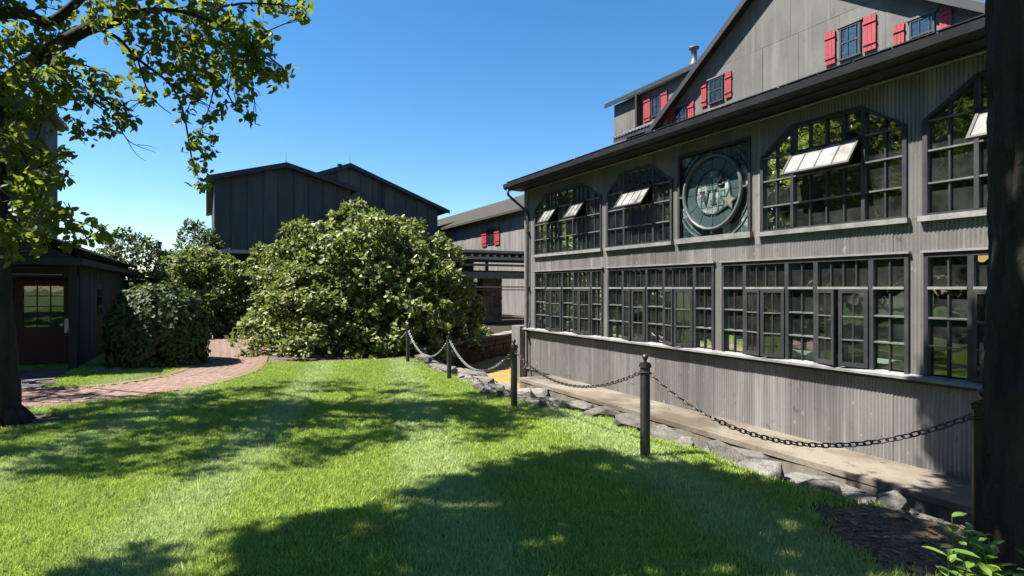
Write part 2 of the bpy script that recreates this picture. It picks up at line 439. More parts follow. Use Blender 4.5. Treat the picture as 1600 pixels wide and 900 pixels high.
V = np.zeros((ny, nx, 3)); D = np.zeros((ny, nx)); G = np.zeros((ny, nx))
for j, y in enumerate(gy):
    for i, x in enumerate(gx):
        V[j, i] = (x, y, ground(x, y)); D[j, i] = dirt(x, y)
        zc = sn * x + cs * y; xc = cs * x - sn * y
        if zc > .8 and abs(xc) < zc * .93 + .8 and x < 6.3 and y < 23:
            den = 900 if zc < 4.2 else (620 if zc < 6.5 else (400 if zc < 10 else 240))
            if -9 < x < 2 and 11.4 < y < 27 and (in_poly(x, y, path_poly) or in_poly(x, y, porch_poly)): den = 0
            G[j, i] = den * (1 - D[j, i]) ** 1.5
idx = np.arange(nx * ny).reshape(ny, nx)
Q = np.stack([idx[:-1, :-1], idx[:-1, 1:], idx[1:, 1:], idx[1:, :-1]], -1).reshape(-1, 4)
lawn = put('lawn', np_mesh('lawn', V.reshape(-1, 3), Q, M['lawn'], {'dirt': D.ravel(), 'gd': G.ravel()}, True))
tag(lawn, kind='structure')
# far ground to the horizon
mb = MB().box(-600, 600, -600, 600, -1.6, -1.0)
tag(obj('ground', mb, M['far']), kind='structure')
mb = MB().box(-300, 6.3, 43.5, 400, -1.1, -.36)
tag(obj('far_field', mb, M['far']), kind='structure')
# grass tufts
def tuft(seed):
    r = random.Random(seed); vs = []; fs = []; rn = []; hg = []
    for k in range(26):
        a = r.uniform(0, 6.283); d = .075 * math.sqrt(r.random()); bx, by = d*math.cos(a), d*math.sin(a)
        h = r.uniform(.022, .05); ln = r.uniform(.1, .8) * h; la = r.uniform(0, 6.283); w = r.uniform(.0022, .0042)
        wa = r.uniform(0, 3.14); wx, wy = w*math.cos(wa), w*math.sin(wa); dx, dy = ln*math.cos(la), ln*math.sin(la)
        o = len(vs)
        vs += [(bx-wx,by-wy,-.01),(bx+wx,by+wy,-.01),(bx+wx*.8+dx*.35,by+wy*.8+dy*.35,h*.6),(bx-wx*.8+dx*.35,by-wy*.8+dy*.35,h*.6),(bx+dx,by+dy,h)]
        fs += [(o,o+1,o+2),(o,o+2,o+3),(o+3,o+2,o+4)]; q = r.random(); rn += [q]*5; hg += [0,0,.55,.55,1]
    return np_mesh('grass_tuft', np.array(vs), np.array(fs), M['grass'], {'rnd': rn, 'hgt': hg})
gcol = bpy.data.collections.new('grass_tufts')
for k in range(5): gcol.objects.link(bpy.data.objects.new('grass_tuft', tuft(k)))
def grass_nodes():
    ng = bpy.data.node_groups.new('grass', 'GeometryNodeTree')
    ng.interface.new_socket('Geometry', in_out='INPUT', socket_type='NodeSocketGeometry')
    ng.interface.new_socket('Geometry', in_out='OUTPUT', socket_type='NodeSocketGeometry')
    N = ng.nodes.new; L = ng.links.new
    gi, go = N('NodeGroupInput'), N('NodeGroupOutput')
    dp = N('GeometryNodeDistributePointsOnFaces'); na = N('GeometryNodeInputNamedAttribute'); na.data_type = 'FLOAT'; na.inputs[0].default_value = 'gd'
    ci = N('GeometryNodeCollectionInfo'); ci.inputs[0].default_value = gcol; ci.inputs[1].default_value = True; ci.inputs[2].default_value = True
    ip = N('GeometryNodeInstanceOnPoints'); ip.inputs['Pick Instance'].default_value = True
    rv = N('FunctionNodeRandomValue'); rv.data_type = 'FLOAT_VECTOR'; rv.inputs[0].default_value = (-.12,-.12,0); rv.inputs[1].default_value = (.12,.12,6.283)
    rs = N('FunctionNodeRandomValue'); rs.data_type = 'FLOAT'; rs.inputs[2].default_value = .7; rs.inputs[3].default_value = 1.3
    L(gi.outputs[0], dp.inputs['Mesh']); L(na.outputs[0], dp.inputs['Density']); L(dp.outputs['Points'], ip.inputs['Points'])
    L(ci.outputs[0], ip.inputs['Instance']); L(rv.outputs[0], ip.inputs['Rotation']); L(rs.outputs[1], ip.inputs['Scale'])
    L(ip.outputs[0], go.inputs[0]); return ng
grass = put('grass', lawn.data.copy())
grass.data.name = 'grass'
mod = grass.modifiers.new('grass', 'NODES'); mod.node_group = grass_nodes()
tag(grass, 'short mown green lawn grass with paler mowing stripes', 'grass', kind='stuff')

# ------------------------------------------------------------------ brick path and porch paving
def strip(name, A, B, dz, m, thick=.1):
    mb = MB(); n = len(A)
    vs = []
    for a, b in zip(A, B):
        za, zb = ground(a.x, a.y) + dz, ground(b.x, b.y) + dz
        vs += [(a.x,a.y,za),(b.x,b.y,zb),(a.x,a.y,za-thick),(b.x,b.y,zb-thick)]
    fs = []
    for i in range(n-1):
        o = i*4; fs += [(o,o+4,o+5,o+1),(o+2,o+6,o+4,o),(o+1,o+5,o+7,o+3)]
    mb.add(vs, fs); return obj(name, mb, m)
path = strip('path', RPATH, LPATH, .012, M['mortar']); tag(path, kind='structure')
def bevel_block(sx, sy, sz, b):
    mb = MB(); x, y = sx/2, sy/2
    vs = [(-x,-y,-sz),(x,-y,-sz),(x,y,-sz),(-x,y,-sz),(-x,-y,-b),(x,-y,-b),(x,y,-b),(-x,y,-b),(-x+b,-y+b,0),(x-b,-y+b,0),(x-b,y-b,0),(-x+b,y-b,0)]
    fs = [(0,1,5,4),(1,2,6,5),(2,3,7,6),(3,0,4,7),(4,5,9,8),(5,6,10,9),(6,7,11,10),(7,4,8,11),(8,9,10,11)]
    return mb.add(vs, fs)
brick_me = mesh_from(bevel_block(.206, .098, .06, .007), 'brick', M['brick'])
spots = []
cen = [(a + b) / 2 for a, b in zip(RPATH, LPATH)]
L = [0]
for i in range(1, len(cen)): L.append(L[-1] + (cen[i]-cen[i-1]).length)
nrow = int(L[-1] / .107)
for r_ in range(nrow):
    s = L[-1] * (r_ + .5) / nrow
    j = max(k for k in range(len(L)-1) if L[k] <= s); t = (s - L[j]) / (L[j+1] - L[j])
    a, b = RPATH[j].lerp(RPATH[j+1], t), LPATH[j].lerp(LPATH[j+1], t)
    w = (b - a).length; nb = int(w / .214); d = (b - a).normalized()
    for k in range(nb):
        q = a + d * ((k + .5 + (.25 if r_ % 2 else -.0)) * w / nb)
        if k == nb-1 and r_ % 2: continue
        z = ground(q.x, q.y) + .026 + R.uniform(-.003, .003)
        px = to_px((q.x, q.y, z))
        spots.append((math.hypot(q.x, q.y) if px and -30 < px[0] < 420 else 99, q.x, q.y, z, math.atan2(d.y, d.x) + R.uniform(-.02, .02), w / nb / .214))
spots.sort()
rest = MB(); bb = bevel_block(.206, .098, .06, .007)
for i, (k, x, y, z, a, sc) in enumerate(spots):
    Mx = Matrix.Translation((x, y, z)) @ Matrix.Rotation(a, 4, 'Z') @ Matrix.Diagonal((sc, 1, 1, 1))
    if i < 290: put('brick', brick_me, path, Mx)
    elif y < 25.5 and x > -4.5: rest.add([Mx @ Vector(v) for v in bb.v], bb.f)
tag(obj('far_bricks', rest, M['brick'], path), kind='stuff')
edge = MB()
for line, sg in ((RPATH, 1), (LPATH, -1)):
    acc = 0
    for i in range(len(line)-1):
        a_, b_ = line[i], line[i+1]; d_ = (b_-a_); ln_ = d_.length; d_.normalize(); t_ = -acc
        while t_ + .105 <= ln_ + .105:
            if t_ >= 0:
                p_ = a_ + d_*t_; o_ = Vector((-d_.y, d_.x, 0)) * (.06*sg)
                Mx = Matrix.Translation((p_.x+o_.x, p_.y+o_.y, ground(p_.x, p_.y)+.034+R.uniform(-.003,.004))) @ Matrix.Rotation(math.atan2(o_.y, o_.x)+R.uniform(-.04,.04), 4, 'Z')
                if p_.x > -5 and p_.y < 25.5: edge.add([Mx @ Vector(v) for v in bb.v], bb.f)
            t_ += .107
        acc = ln_ - t_ + .0
        acc = -(t_ - ln_) if t_ > ln_ else 0
        acc = acc
tag(obj('edging_bricks', edge, M['brickedge'], path), kind='stuff')
mb = MB().prism([(x, y, -.40) for x, y in porch_poly], (0, 0, .08))
porch = obj('porch_pavement', mb, M['mortar']); tag(porch, kind='structure')
for i in range(4):
    for j in range(5):
        x0, y0 = -2.8 - i*.8 - (.3 if j % 2 else 0), 13.85 + j*.63
        mb = MB().prism([(x0-.77+R.uniform(0,.02), y0, -.33), (x0, y0+R.uniform(0,.02), -.33), (x0, y0+.6, -.33), (x0-.77, y0+.6, -.33)], (0,0,.035))
        obj('flagstone', mb, M['flag'], porch)
# small lawn between path and shed is part of the lawn sheet

# ------------------------------------------------------------------ leaves, trees, bushes
def leaf_arrays(P, A, N, Ln, W, fold=.25):
    """P base points, A axis dirs, N normals, Ln lengths, W half widths"""
    A = A / np.linalg.norm(A, axis=1, keepdims=True)
    S = np.cross(A, N); S /= np.maximum(1e-6, np.linalg.norm(S, axis=1, keepdims=True)); Nn = np.cross(S, A)
    Ln = Ln[:, None]; W = W[:, None]
    b = P; m = P + A*Ln*.5 - Nn*W*fold; t = P + A*Ln - Nn*Ln*.14
    l1 = P + A*Ln*.28 + S*W*.82; r1 = P + A*Ln*.28 - S*W*.82
    l2 = P + A*Ln*.64 + S*W*.86 - Nn*Ln*.03; r2 = P + A*Ln*.64 - S*W*.86 - Nn*Ln*.03
    n = len(P); Vv = np.stack([b, r1, r2, t, l2, l1, m], 1).reshape(-1, 3)
    o = (np.arange(n) * 7)[:, None, None]
    T = np.array([[0,1,6],[1,2,6],[2,3,6],[3,4,6],[4,5,6],[5,0,6]])[None] + o
    return Vv, T.reshape(-1, 3)
def leaves(name, P, A, N, Ln, W, m, bright=None):
    Vv, T = leaf_arrays(P, A, N, Ln, W)
    rn = NR.random(len(P)) if bright is None else bright
    return np_mesh(name, Vv, T, m, {'rnd': np.repeat(rn, 7)})
def unit(n):
    v = NR.normal(size=(n, 3)); return v / np.linalg.norm(v, axis=1, keepdims=True)
def rosettes(C, Nrm, k, size, spread=.55):
    """k leaves round each centre, fanning out about the outward normal"""
    n = len(C); P = np.repeat(C, k, 0); Nn = np.repeat(Nrm, k, 0)
    A = Nn * NR.uniform(.0, .7, (n*k, 1)) + unit(n*k) * .9
    P = P + unit(n*k) * size * spread
    Ln = size * NR.uniform(.65, 1.25, n*k)
    up = Nn * .8 + unit(n*k) * .5 + np.array([-.15, .05, .6])
    return P, A, up, Ln, Ln * NR.uniform(.26, .4, n*k)
def lumpy(n, seed, amp=.22, lobes=55):
    """random directions over the upper part of a ball with lumpy radii"""
    g = np.random.default_rng(seed); L_ = g.normal(size=(lobes, 3)); L_ /= np.linalg.norm(L_, axis=1, keepdims=True)
    am = g.uniform(.4, 1, lobes)
    d = NR.normal(size=(n, 3)); d /= np.linalg.norm(d, axis=1, keepdims=True); d[:, 2] = np.where(d[:, 2] < -.25, -d[:, 2], d[:, 2])
    dot = d @ L_.T; r = 1 - amp + amp * 1.25 * np.max(am * np.clip((dot - .86) / .14, 0, 1) ** .6, 1)
    return d, r
def bush(name, c, rx, ry, rz, n, k, size, m, label, cat, seed, amp=.22, inner=.35, group=None, shape=2.0, clump=0, clump_r=.4, shingle=False):
    root = thing(name, (c[0], c[1], c[2]), label, cat, group)
    e = np.array([rx, ry, rz])
    if clump:
        nc = n // clump; d, r = lumpy(nc, seed, amp)
        C0 = d * r[:, None] * e; rc = clump_r * NR.uniform(.6, 1.3, nc)
        dp = np.where(NR.random(nc) < inner, NR.uniform(.7, .92, nc), NR.uniform(.95, 1.04, nc)); C0 = C0 * dp[:, None]
        d = np.repeat(d, clump, 0); n = len(d); k_ = unit(n); k_ = k_ + d * .5 + np.array([0, 0, .45]); k_ /= np.linalg.norm(k_, axis=1, keepdims=True)
        C = np.repeat(C0, clump, 0) + k_ * np.repeat(rc, clump)[:, None] * np.array([1, 1, .75]); Nn = k_
        C[:, 2] = np.maximum(C[:, 2] + rz * .18, .1); C = C + np.array(c)
        d2, r2 = lumpy(n // 2, seed, amp); C2 = d2 * r2[:, None] * e * NR.uniform(.5, .88, (n // 2, 1)); C2[:, 2] = np.maximum(C2[:, 2] + rz * .18, .1)
        C = np.concatenate([C, C2 + np.array(c)]); Nn = np.concatenate([Nn, d2])
    else:
        d, r = lumpy(n, seed, amp)
        if shape != 2.0: r = r / (np.sum(np.abs(d) ** shape, 1) ** (1 / shape))
        C = d * r[:, None] * e; C[:, 2] = np.maximum(C[:, 2] + rz * .18, .12)
        depth = np.where(NR.random(n) < inner, NR.uniform(.55, .95, n), NR.uniform(.94, 1.03, n))
        C = C * np.stack([depth, depth, depth], 1) + np.array(c)
        Nn = d / e; Nn /= np.linalg.norm(Nn, axis=1, keepdims=True)
    if shingle:
        N2 = np.repeat(Nn, k, 0); nn = len(N2); P = np.repeat(C, k, 0) + NR.normal(size=(nn, 3)) * size * .45
        A = np.array([0, 0, -1.]) - N2 * (N2[:, 2:3] * -1) + NR.normal(size=(nn, 3)) * .45; U = N2 + NR.normal(size=(nn, 3)) * .22
        Ln = size * NR.uniform(.7, 1.2, nn); W = Ln * NR.uniform(.36, .48, nn)
    else: P, A, U, Ln, W = rosettes(C, Nn, k, size)
    gz = c[2] + .03
    P[:, 2] = np.maximum(P[:, 2], gz)
    o = put('foliage', leaves('foliage', P, A, U, Ln, W, m), root); tag(o, kind='stuff')
    st = MB()
    for i in range(9):
        a = R.uniform(0, 6.28); q = Vector(c)
        pts = [q + Vector((math.cos(a)*rx*.12, math.sin(a)*ry*.12, -.1)), q + Vector((math.cos(a)*rx*.3, math.sin(a)*ry*.3, rz*.35)), q + Vector((math.cos(a)*rx*.62, math.sin(a)*ry*.62, rz*.72))]
        st.tube(pts, [.06, .045, .015], 6)
    obj('stem', st, M['twig'], root)
    return root

SH_A = [(-40,655),(20,638),(100,622),(260,600),(480,577),(640,580),(740,600),(800,618),(868,650),(820,688),(700,702),(610,692),(540,728),(480,742),(330,735),(250,748),(150,735),(-40,745)]
SH_B = [(380,930),(405,885),(470,795),(560,803),(690,778),(840,728),(900,716),(1000,733),(1100,745),(1200,775),(1390,800),(1440,840),(1520,930)]
SH_B2 = [(125,960),(145,905),(190,892),(240,905),(255,960)]
SH_P = [(-60,648),(35,640),(200,622),(290,603),(240,592),(130,600),(90,575),(-60,570)]
def shade_pts(poly, n, h0, h1, seed, hole=.0, z=-.1):
    r = random.Random(seed); xs = [p[0] for p in poly]; ys = [p[1] for p in poly]; out = []
    # even coverage on the ground, not in the picture
    g = [on_z(p[0], max(p[1], 470), z) for p in poly]; gp = [(p.x, p.y) for p in g]
    x0, x1, y0, y1 = min(p[0] for p in gp), max(p[0] for p in gp), min(p[1] for p in gp), max(p[1] for p in gp)
    while len(out) < n:
        x, y = r.uniform(x0, x1), r.uniform(y0, y1)
        if not in_poly(x, y, gp): continue
        hn = math.sin(x*2.7+seed)*math.sin(y*3.3+1) + .5*math.sin(x*6.1+y*4.4)
        if hn > 1.2 - hole: continue
        h = r.uniform(h0, h1); k = h / math.tan(SUN_EL)
        out.append((x - LH.x*k, y - LH.y*k, z + h))
    return np.array(out)
def crown_leaves(C, per, rad_, size, m, name='crown', flat=.7):
    n = len(C); P = np.repeat(C, per, 0) + unit(n*per) * (rad_ * NR.random((n*per, 1)) ** .6) * np.array([1, 1, flat])
    A = unit(n*per) * .9 + np.array([0, 0, -.25]); U = unit(n*per)*.7 + np.array([0, 0, .8])
    Ln = size * NR.uniform(.6, 1.2, n*per)
    return leaves(name, P, A, U, Ln, Ln * NR.uniform(.28, .42, n*per), m), (P, A, U, Ln)
def limb(mb, pts, r0, r1, n=9, sub=4):
    P = [Vector(p) for p in pts]; q = []
    for i in range(len(P)-1):
        a, b, c, d = P[max(i-1,0)], P[i], P[i+1], P[min(i+2,len(P)-1)]
        for k in range(sub):
            t = k/sub; q.append(.5*((2*b)+(c-a)*t+(2*a-5*b+4*c-d)*t*t+(3*b-a-3*c+d)*t**3))
    q.append(P[-1]); m_ = len(q)-1
    mb.tube(q, [r0+(r1-r0)*(i/m_) for i in range(m_+1)], n, wob=.14 if r0 > .05 else .05, rnd=R)

# --- left-hand tree: trunk at the frame's left edge, branches reaching over the lawn
tl = thing('shade_tree', (LT[0], LT[1], ground(*LT)), 'leafy tree with dark trunk at the left edge, branches hanging into the sky', 'tree')
tb = MB()
zt = 8.12
limb(tb, [at(-3,664,zt), at(-6,600,zt), at(-14,450,zt), at(-20,300,zt), at(-26,150,zt), at(-34,20,zt), at(-40,-200,zt), at(-20,-420,zt)], .27, .15, 16, 6)
for a in (-.4, .7, 1.9, 3.1, 4.4, 5.4):
    b0 = at(-3,640,zt); tb.tube([b0 + Vector((0,0,.12)), b0 + Vector((math.cos(a)*.34, math.sin(a)*.34, -.16)), b0 + Vector((math.cos(a)*.5, math.sin(a)*.5, -.3))], [.15,.08,.03], 8, wob=.1, rnd=R)
obj('trunk', tb, M['bark'], tl, True)
b1 = MB()
limb(b1, [at(-24,165,8.1), at(0,135,8.0), at(60,92,7.8), at(130,48,7.6), at(180,32,7.4), at(193,12,7.4), at(215,-30,7.3), at(290,-110,7.0)], .105, .045)
limb(b1, [at(-32,20,8.1), at(40,22,7.9), at(72,36,7.8), at(110,12,7.6), at(160,-40,7.4)], .085, .04)
limb(b1, [at(60,36,7.8), at(95,30,7.7), at(135,-5,7.6)], .05, .02)
obj('limb', b1, M['bark'], tl, True)
tw = MB()
for pts, r0 in [([(150,44),(185,60),(215,92),(262,128),(285,170),(300,250)], .03), ([(185,32),(230,15),(300,22),(380,60),(440,105)], .035),
                ([(215,92),(230,140),(250,165),(268,178)], .014), ([(80,128),(130,150),(165,175)], .02), ([(183,192),(198,217),(215,228),(243,238)], .009),
                ([(198,217),(212,240),(228,252)], .006), ([(300,22),(380,5),(460,10)], .02), ([(262,128),(300,150),(335,170)], .015), ([(355,145),(370,170),(395,190)], .012),
                ([(10,200),(40,250),(60,330),(110,365)], .02), ([(-10,300),(40,360),(120,378),(170,350)], .018), ([(60,92),(140,140),(200,180)], .02), ([(215,226),(232,228),(245,232)], .005)]:
    z0 = 7.5; limb(tw, [at(x, y, z0 + .12*i) for i, (x, y) in enumerate(pts)], r0, r0*.35, 6, 3)
CL = []   # clumps as seen: x, y, radius (pixels), leaf count
for x, y, r_, n in [(30,20,45,150),(100,20,45,150),(170,15,40,150),(235,20,42,190),(300,20,42,220),(355,25,40,210),(60,75,40,110),(15,75,35,100),
    (300,60,38,200),(350,65,36,210),(395,60,28,130),(400,95,30,170),(430,118,20,80),(370,105,32,170),(320,100,30,130),(280,80,34,130),(385,128,22,80),(440,108,10,22),
    (335,135,24,80),(300,120,26,80),(270,100,24,70),(245,70,28,80),(215,60,24,60),(205,100,20,45),(240,110,18,40),(282,140,22,60),(310,160,16,36),(330,180,13,30),
    (310,215,14,34),(322,236,14,36),(300,225,11,20),(305,260,15,40),(310,285,13,34),(293,180,13,26),(345,170,12,24),(378,168,12,26),(393,186,11,24),(400,176,10,20),(335,213,9,16),
    (225,140,17,36),(228,160,10,20),(200,170,17,40),(175,165,18,45),(150,160,18,45),(185,188,16,40),(205,190,11,22),(160,195,16,36),(135,208,15,34),(120,190,14,30),(125,160,18,44),(140,130,18,42),(110,130,22,60),(95,100,24,60),(150,110,20,44),(180,130,16,36),
    (460,20,13,30),(470,5,12,26),(475,28,8,12),(420,5,22,70),(440,-15,24,80),(30,130,34,110),(75,130,26,80),(20,175,30,100),(60,180,24,80),(85,155,18,50),
    (15,225,28,90),(50,230,24,70),(75,255,18,40),(20,275,28,90),(55,290,22,70),(80,285,14,30),(98,240,8,14),(104,270,10,18),(30,320,28,90),(70,330,22,60),(15,360,26,80),(60,370,20,50),(90,345,16,36),(115,355,16,36),(135,372,14,30),(160,362,12,26),(105,335,12,22),(20,390,16,34),(110,378,18,36),(150,345,9,12)]:
    CL.append((x, y, r_, int(n * (1.5 if x < 100 else .85))))
Ps = []; skel = [Vector(v) for v in tw.v[::6]] + [Vector(v) for v in b1.v[::9]]
for x, y, r_, n in CL:
    dep = R.uniform(6.9, 8.6); c = at(x, y, dep); rr = r_ * dep / 900
    q = min(skel, key=lambda v: (v - c).length); mid = q.lerp(c, .5) + Vector((R.uniform(-.06,.06), R.uniform(-.06,.06), .05))
    limb(tw, [q, mid, c], .009, .004, 5, 3)
    for _ in range(3): limb(tw, [mid.lerp(c, R.random()), c + Vector([R.uniform(-1,1)*rr for _ in range(3)])], .004, .002, 4, 2)
    skel.append(c)
    nk = max(2, n // 6); C = np.array(c) + unit(nk) * rr * 1.1 * NR.random((nk, 1)) ** .5 * np.array([1, 1.5, 1])
    Ps.append(np.repeat(C, 6, 0) + NR.normal(size=(nk*6, 3)) * .035)
tag(obj('twig', tw, M['bark'], tl, True), kind='stuff')
P = np.concatenate(Ps); n = len(P)
A = unit(n) * .9 + np.array([0, 0, -.3]); U = unit(n) * .8 + np.array([0, 0, .6]); Ln = .118 * NR.uniform(.6, 1.2, n); W = Ln * NR.uniform(.27, .38, n)
# nearest 300 leaves in view are separate leaves, lobed
near = np.argsort(P @ np.array([sn, cs, 0]))
def lobed_leaf():
    o = [(0,0),(.10,.05),(.26,.16),(.34,.10),(.47,.27),(.56,.14),(.72,.2),(.8,.1),(1,0)]
    mb = MB(); vs = [(t, 0, -.02*math.sin(t*3.1)) for t, w in o]
    vs += [(t, w, .05*w*4-.06*t) for t, w in o[1:-1]] + [(t, -w, .05*w*4-.06*t) for t, w in o[1:-1]]
    k = len(o); fs = []
    def up(i): return i if i in (0, k-1) else k + i - 1
    def dn(i): return i if i in (0, k-1) else k + (k-2) + i - 1
    for i in range(k-1):
        fs.append(tuple(dict.fromkeys((i, i+1, up(i+1), up(i))))); fs.append(tuple(dict.fromkeys((i+1, i, dn(i), dn(i+1)))))
    return mb.add(vs, [f for f in fs if len(f) > 2])
lm = []
for k in range(4):
    me = mesh_from(lobed_leaf(), 'leaf', M['leaf_tree']); at_ = me.attributes.new('rnd', 'FLOAT', 'POINT'); at_.data.foreach_set('value', [(.1,.4,.65,.95)[k]] * len(me.vertices)); lm.append(me)
big = near[:290]
for i in big:
    x = Vector(A[i]).normalized(); y = Vector(U[i]).cross(x).normalized(); z = x.cross(y); s = Ln[i] * 1.15
    put('leaf', lm[int(i) % 4], tl, Matrix(((x.x*s,y.x*s,z.x*s,P[i][0]),(x.y*s,y.y*s,z.y*s,P[i][1]),(x.z*s,y.z*s,z.z*s,P[i][2]),(0,0,0,1))))
keep = near[290:]
tag(put('crown', leaves('crown', P[keep], A[keep], U[keep], Ln[keep], W[keep], M['leaf_tree']), tl), kind='stuff')
CA = np.concatenate([shade_pts(SH_A, 270, 5.6, 8.5, 3, .34), shade_pts(SH_P, 40, 6.0, 8.5, 8, .3)])  # unseen clumps, positioned up-sun so their shade fills the outlined patches
px_ok = []
for q in CA:
    p = to_px(q); px_ok.append(not (p and p[1] > -70 and -70 < p[0] < 1660))
CA = CA[np.array(px_ok)]
tag(put('upper_crown', crown_leaves(CA, 50, .36, .14, M['leaf_tree'])[0], tl), kind='stuff')
b2 = MB()
for i in range(0, len(CA), 12):
    q = Vector(CA[i]); s0 = at(-30, -150, zt); limb(b2, [s0, s0.lerp(q, .5) + Vector((0,0,.5)), q], .06, .015, 6)
obj('upper_limb', b2, M['bark'], tl, True)

# --- tree out of the frame on the left whose crown shades the foreground
CB = np.concatenate([shade_pts(SH_B, 205, 5.6, 9.0, 5, .24), shade_pts(SH_B2, 5, 5.6, 8, 6)])  # crown shaped by setting clumps up-sun of the shade wanted on the lawn
TS = []
for _ in range(70):      # clumps added up-sun to keep the right-hand trunk dark
    o_ = R.uniform(-.4, .4); z_ = R.uniform(-.1, 4.2); k_ = R.uniform(2.7, 3.4)
    TS.append((RT[0]+o_*.37-LH.x*k_, RT[1]+o_*.93-LH.y*k_, z_+k_*math.tan(SUN_EL)))
for _ in range(34):      # more added to shade the walk and ledge beside that trunk
    x_, z_ = R.choice(((R.uniform(6.4, 7.1), -.47), (6.37, R.uniform(-.8, -.47)))); y_ = R.uniform(2.0, 3.15 if z_ == -.47 else 3.7); k_ = R.uniform(4.2, 4.9)
    TS.append((x_-LH.x*k_, y_-LH.y*k_, z_+k_*math.tan(SUN_EL)))
for _ in range(42):      # added to shade the lower wall and sill beside the trunk
    y_, z_, k_ = R.uniform(2.2, 3.42), R.uniform(-.5, .75), R.uniform(4.7, 5.5)
    TS.append((7.27-LH.x*k_, y_-LH.y*k_, z_+k_*math.tan(SUN_EL)))
for _ in range(14):      # added to shade the post beside the trunk
    k_ = R.uniform(3.0, 3.7); TS.append((4.2-LH.x*k_, 1.75-LH.y*k_, R.uniform(0, .9)+k_*math.tan(SUN_EL)))
CB = np.concatenate([CB, np.array(TS)])
tn = thing('overhanging_tree', (-5.2, 4.4, ground(-5.2, 4.4)), 'tall leafy tree outside the left edge, its crown shading the foreground lawn', 'tree')
tb = MB(); limb(tb, [(-5.2,4.4,-.2),(-5.15,4.45,2),(-4.9,4.5,4),(-4.4,4.6,6),(-3.9,4.7,8)], .33, .14, 14)
obj('trunk', tb, M['bark'], tn, True)
b2 = MB()
for i in range(0, len(CB), 16):
    q = Vector(CB[i]); s0 = Vector((-4.5, 4.6, 5.6)); limb(b2, [s0, s0.lerp(q, .5) + Vector((0,0,.35)), q], .07, .015, 6)
obj('limb', b2, M['bark'], tn, True)
tag(put('crown', crown_leaves(CB, 52, .33, .15, M['leaf_tree'])[0], tn), kind='stuff')

# --- right-hand tree, trunk filling the frame's right edge
tr = thing('bark_tree', (RT[0], RT[1], ground(*RT)), 'thick dark tree trunk with rough bark filling the right edge', 'tree')
def bark_trunk(path_, r0, r1, n=44, rows=90):
    vs = []; fs = []; P = [Vector(p) for p in path_]
    for i in range(rows):
        t = i/(rows-1); s_ = t*(len(P)-1); j = min(int(s_), len(P)-2); c = P[j].lerp(P[j+1], s_-j); r = r0+(r1-r0)*t
        r *= 1 + .5*max(0, 1-(c.z)/.5)**2
        for k in range(n):
            a = 2*math.pi*k/n
            rid = abs(math.sin(a*9 + 1.4*math.sin(c.z*3.1 + a*2) + c.z*.6)) ** .6
            rr = r*(1 + .1*(rid-.6) + .045*math.sin(a*3+c.z*1.9) + R.uniform(-.018,.018))
            vs.append(c + Vector((math.cos(a)*rr, math.sin(a)*rr, 0)))
    for i in range(rows-1):
        for k in range(n): fs.append((i*n+k, i*n+(k+1)%n, (i+1)*n+(k+1)%n, (i+1)*n+k))
    return MB().add(vs, fs)
obj('trunk', bark_trunk([(RT[0]-.01,RT[1],-.25),(RT[0],RT[1],.9),(RT[0]+.01,RT[1]-.01,1.8),(RT[0]-.01,RT[1]+.01,2.8),(RT[0]-.02,RT[1]-.04,4.2)], .275, .27), M['bark'], tr, False)
b2 = MB(); limb(b2, [(RT[0],RT[1],4.0),(4.0,.6,5.2),(4.8,-.3,6.4),(5.5,-1.2,7.4)], .24, .08, 12)
limb(b2, [(RT[0],RT[1],4.0),(3.6,2.0,4.9),(3.9,3.2,5.3),(4.1,4.2,5.3)], .12, .03, 9); limb(b2, [(RT[0],RT[1],4.1),(3.0,.2,5.4),(2.6,-1,6.4)], .16, .06, 10)
obj('limb', b2, M['bark'], tr, True)
CC = []
for _ in range(26):   # branch that shades the wall's foot and the walk beside the trunk
    y, z = R.uniform(2.75, 3.36), R.uniform(-.5, .62); xx = R.uniform(3.6, 4.35); k = (7.27-xx)/LH.x
    CC.append((xx, y - LH.y*k, z + k*math.tan(SUN_EL)))
CC = [q for q in CC if (to_px(q) or (0,-99))[1] < -75]
for _ in range(90): 
    q = unit(1)[0] * R.random() ** .33; CC.append((4.6+q[0]*2.6, -2.4+q[1]*2.2, 6.8+q[2]*1.7))
tag(put('crown', crown_leaves(np.array(CC), 55, .34, .14, M['leaf_tree'])[0], tr), kind='stuff')

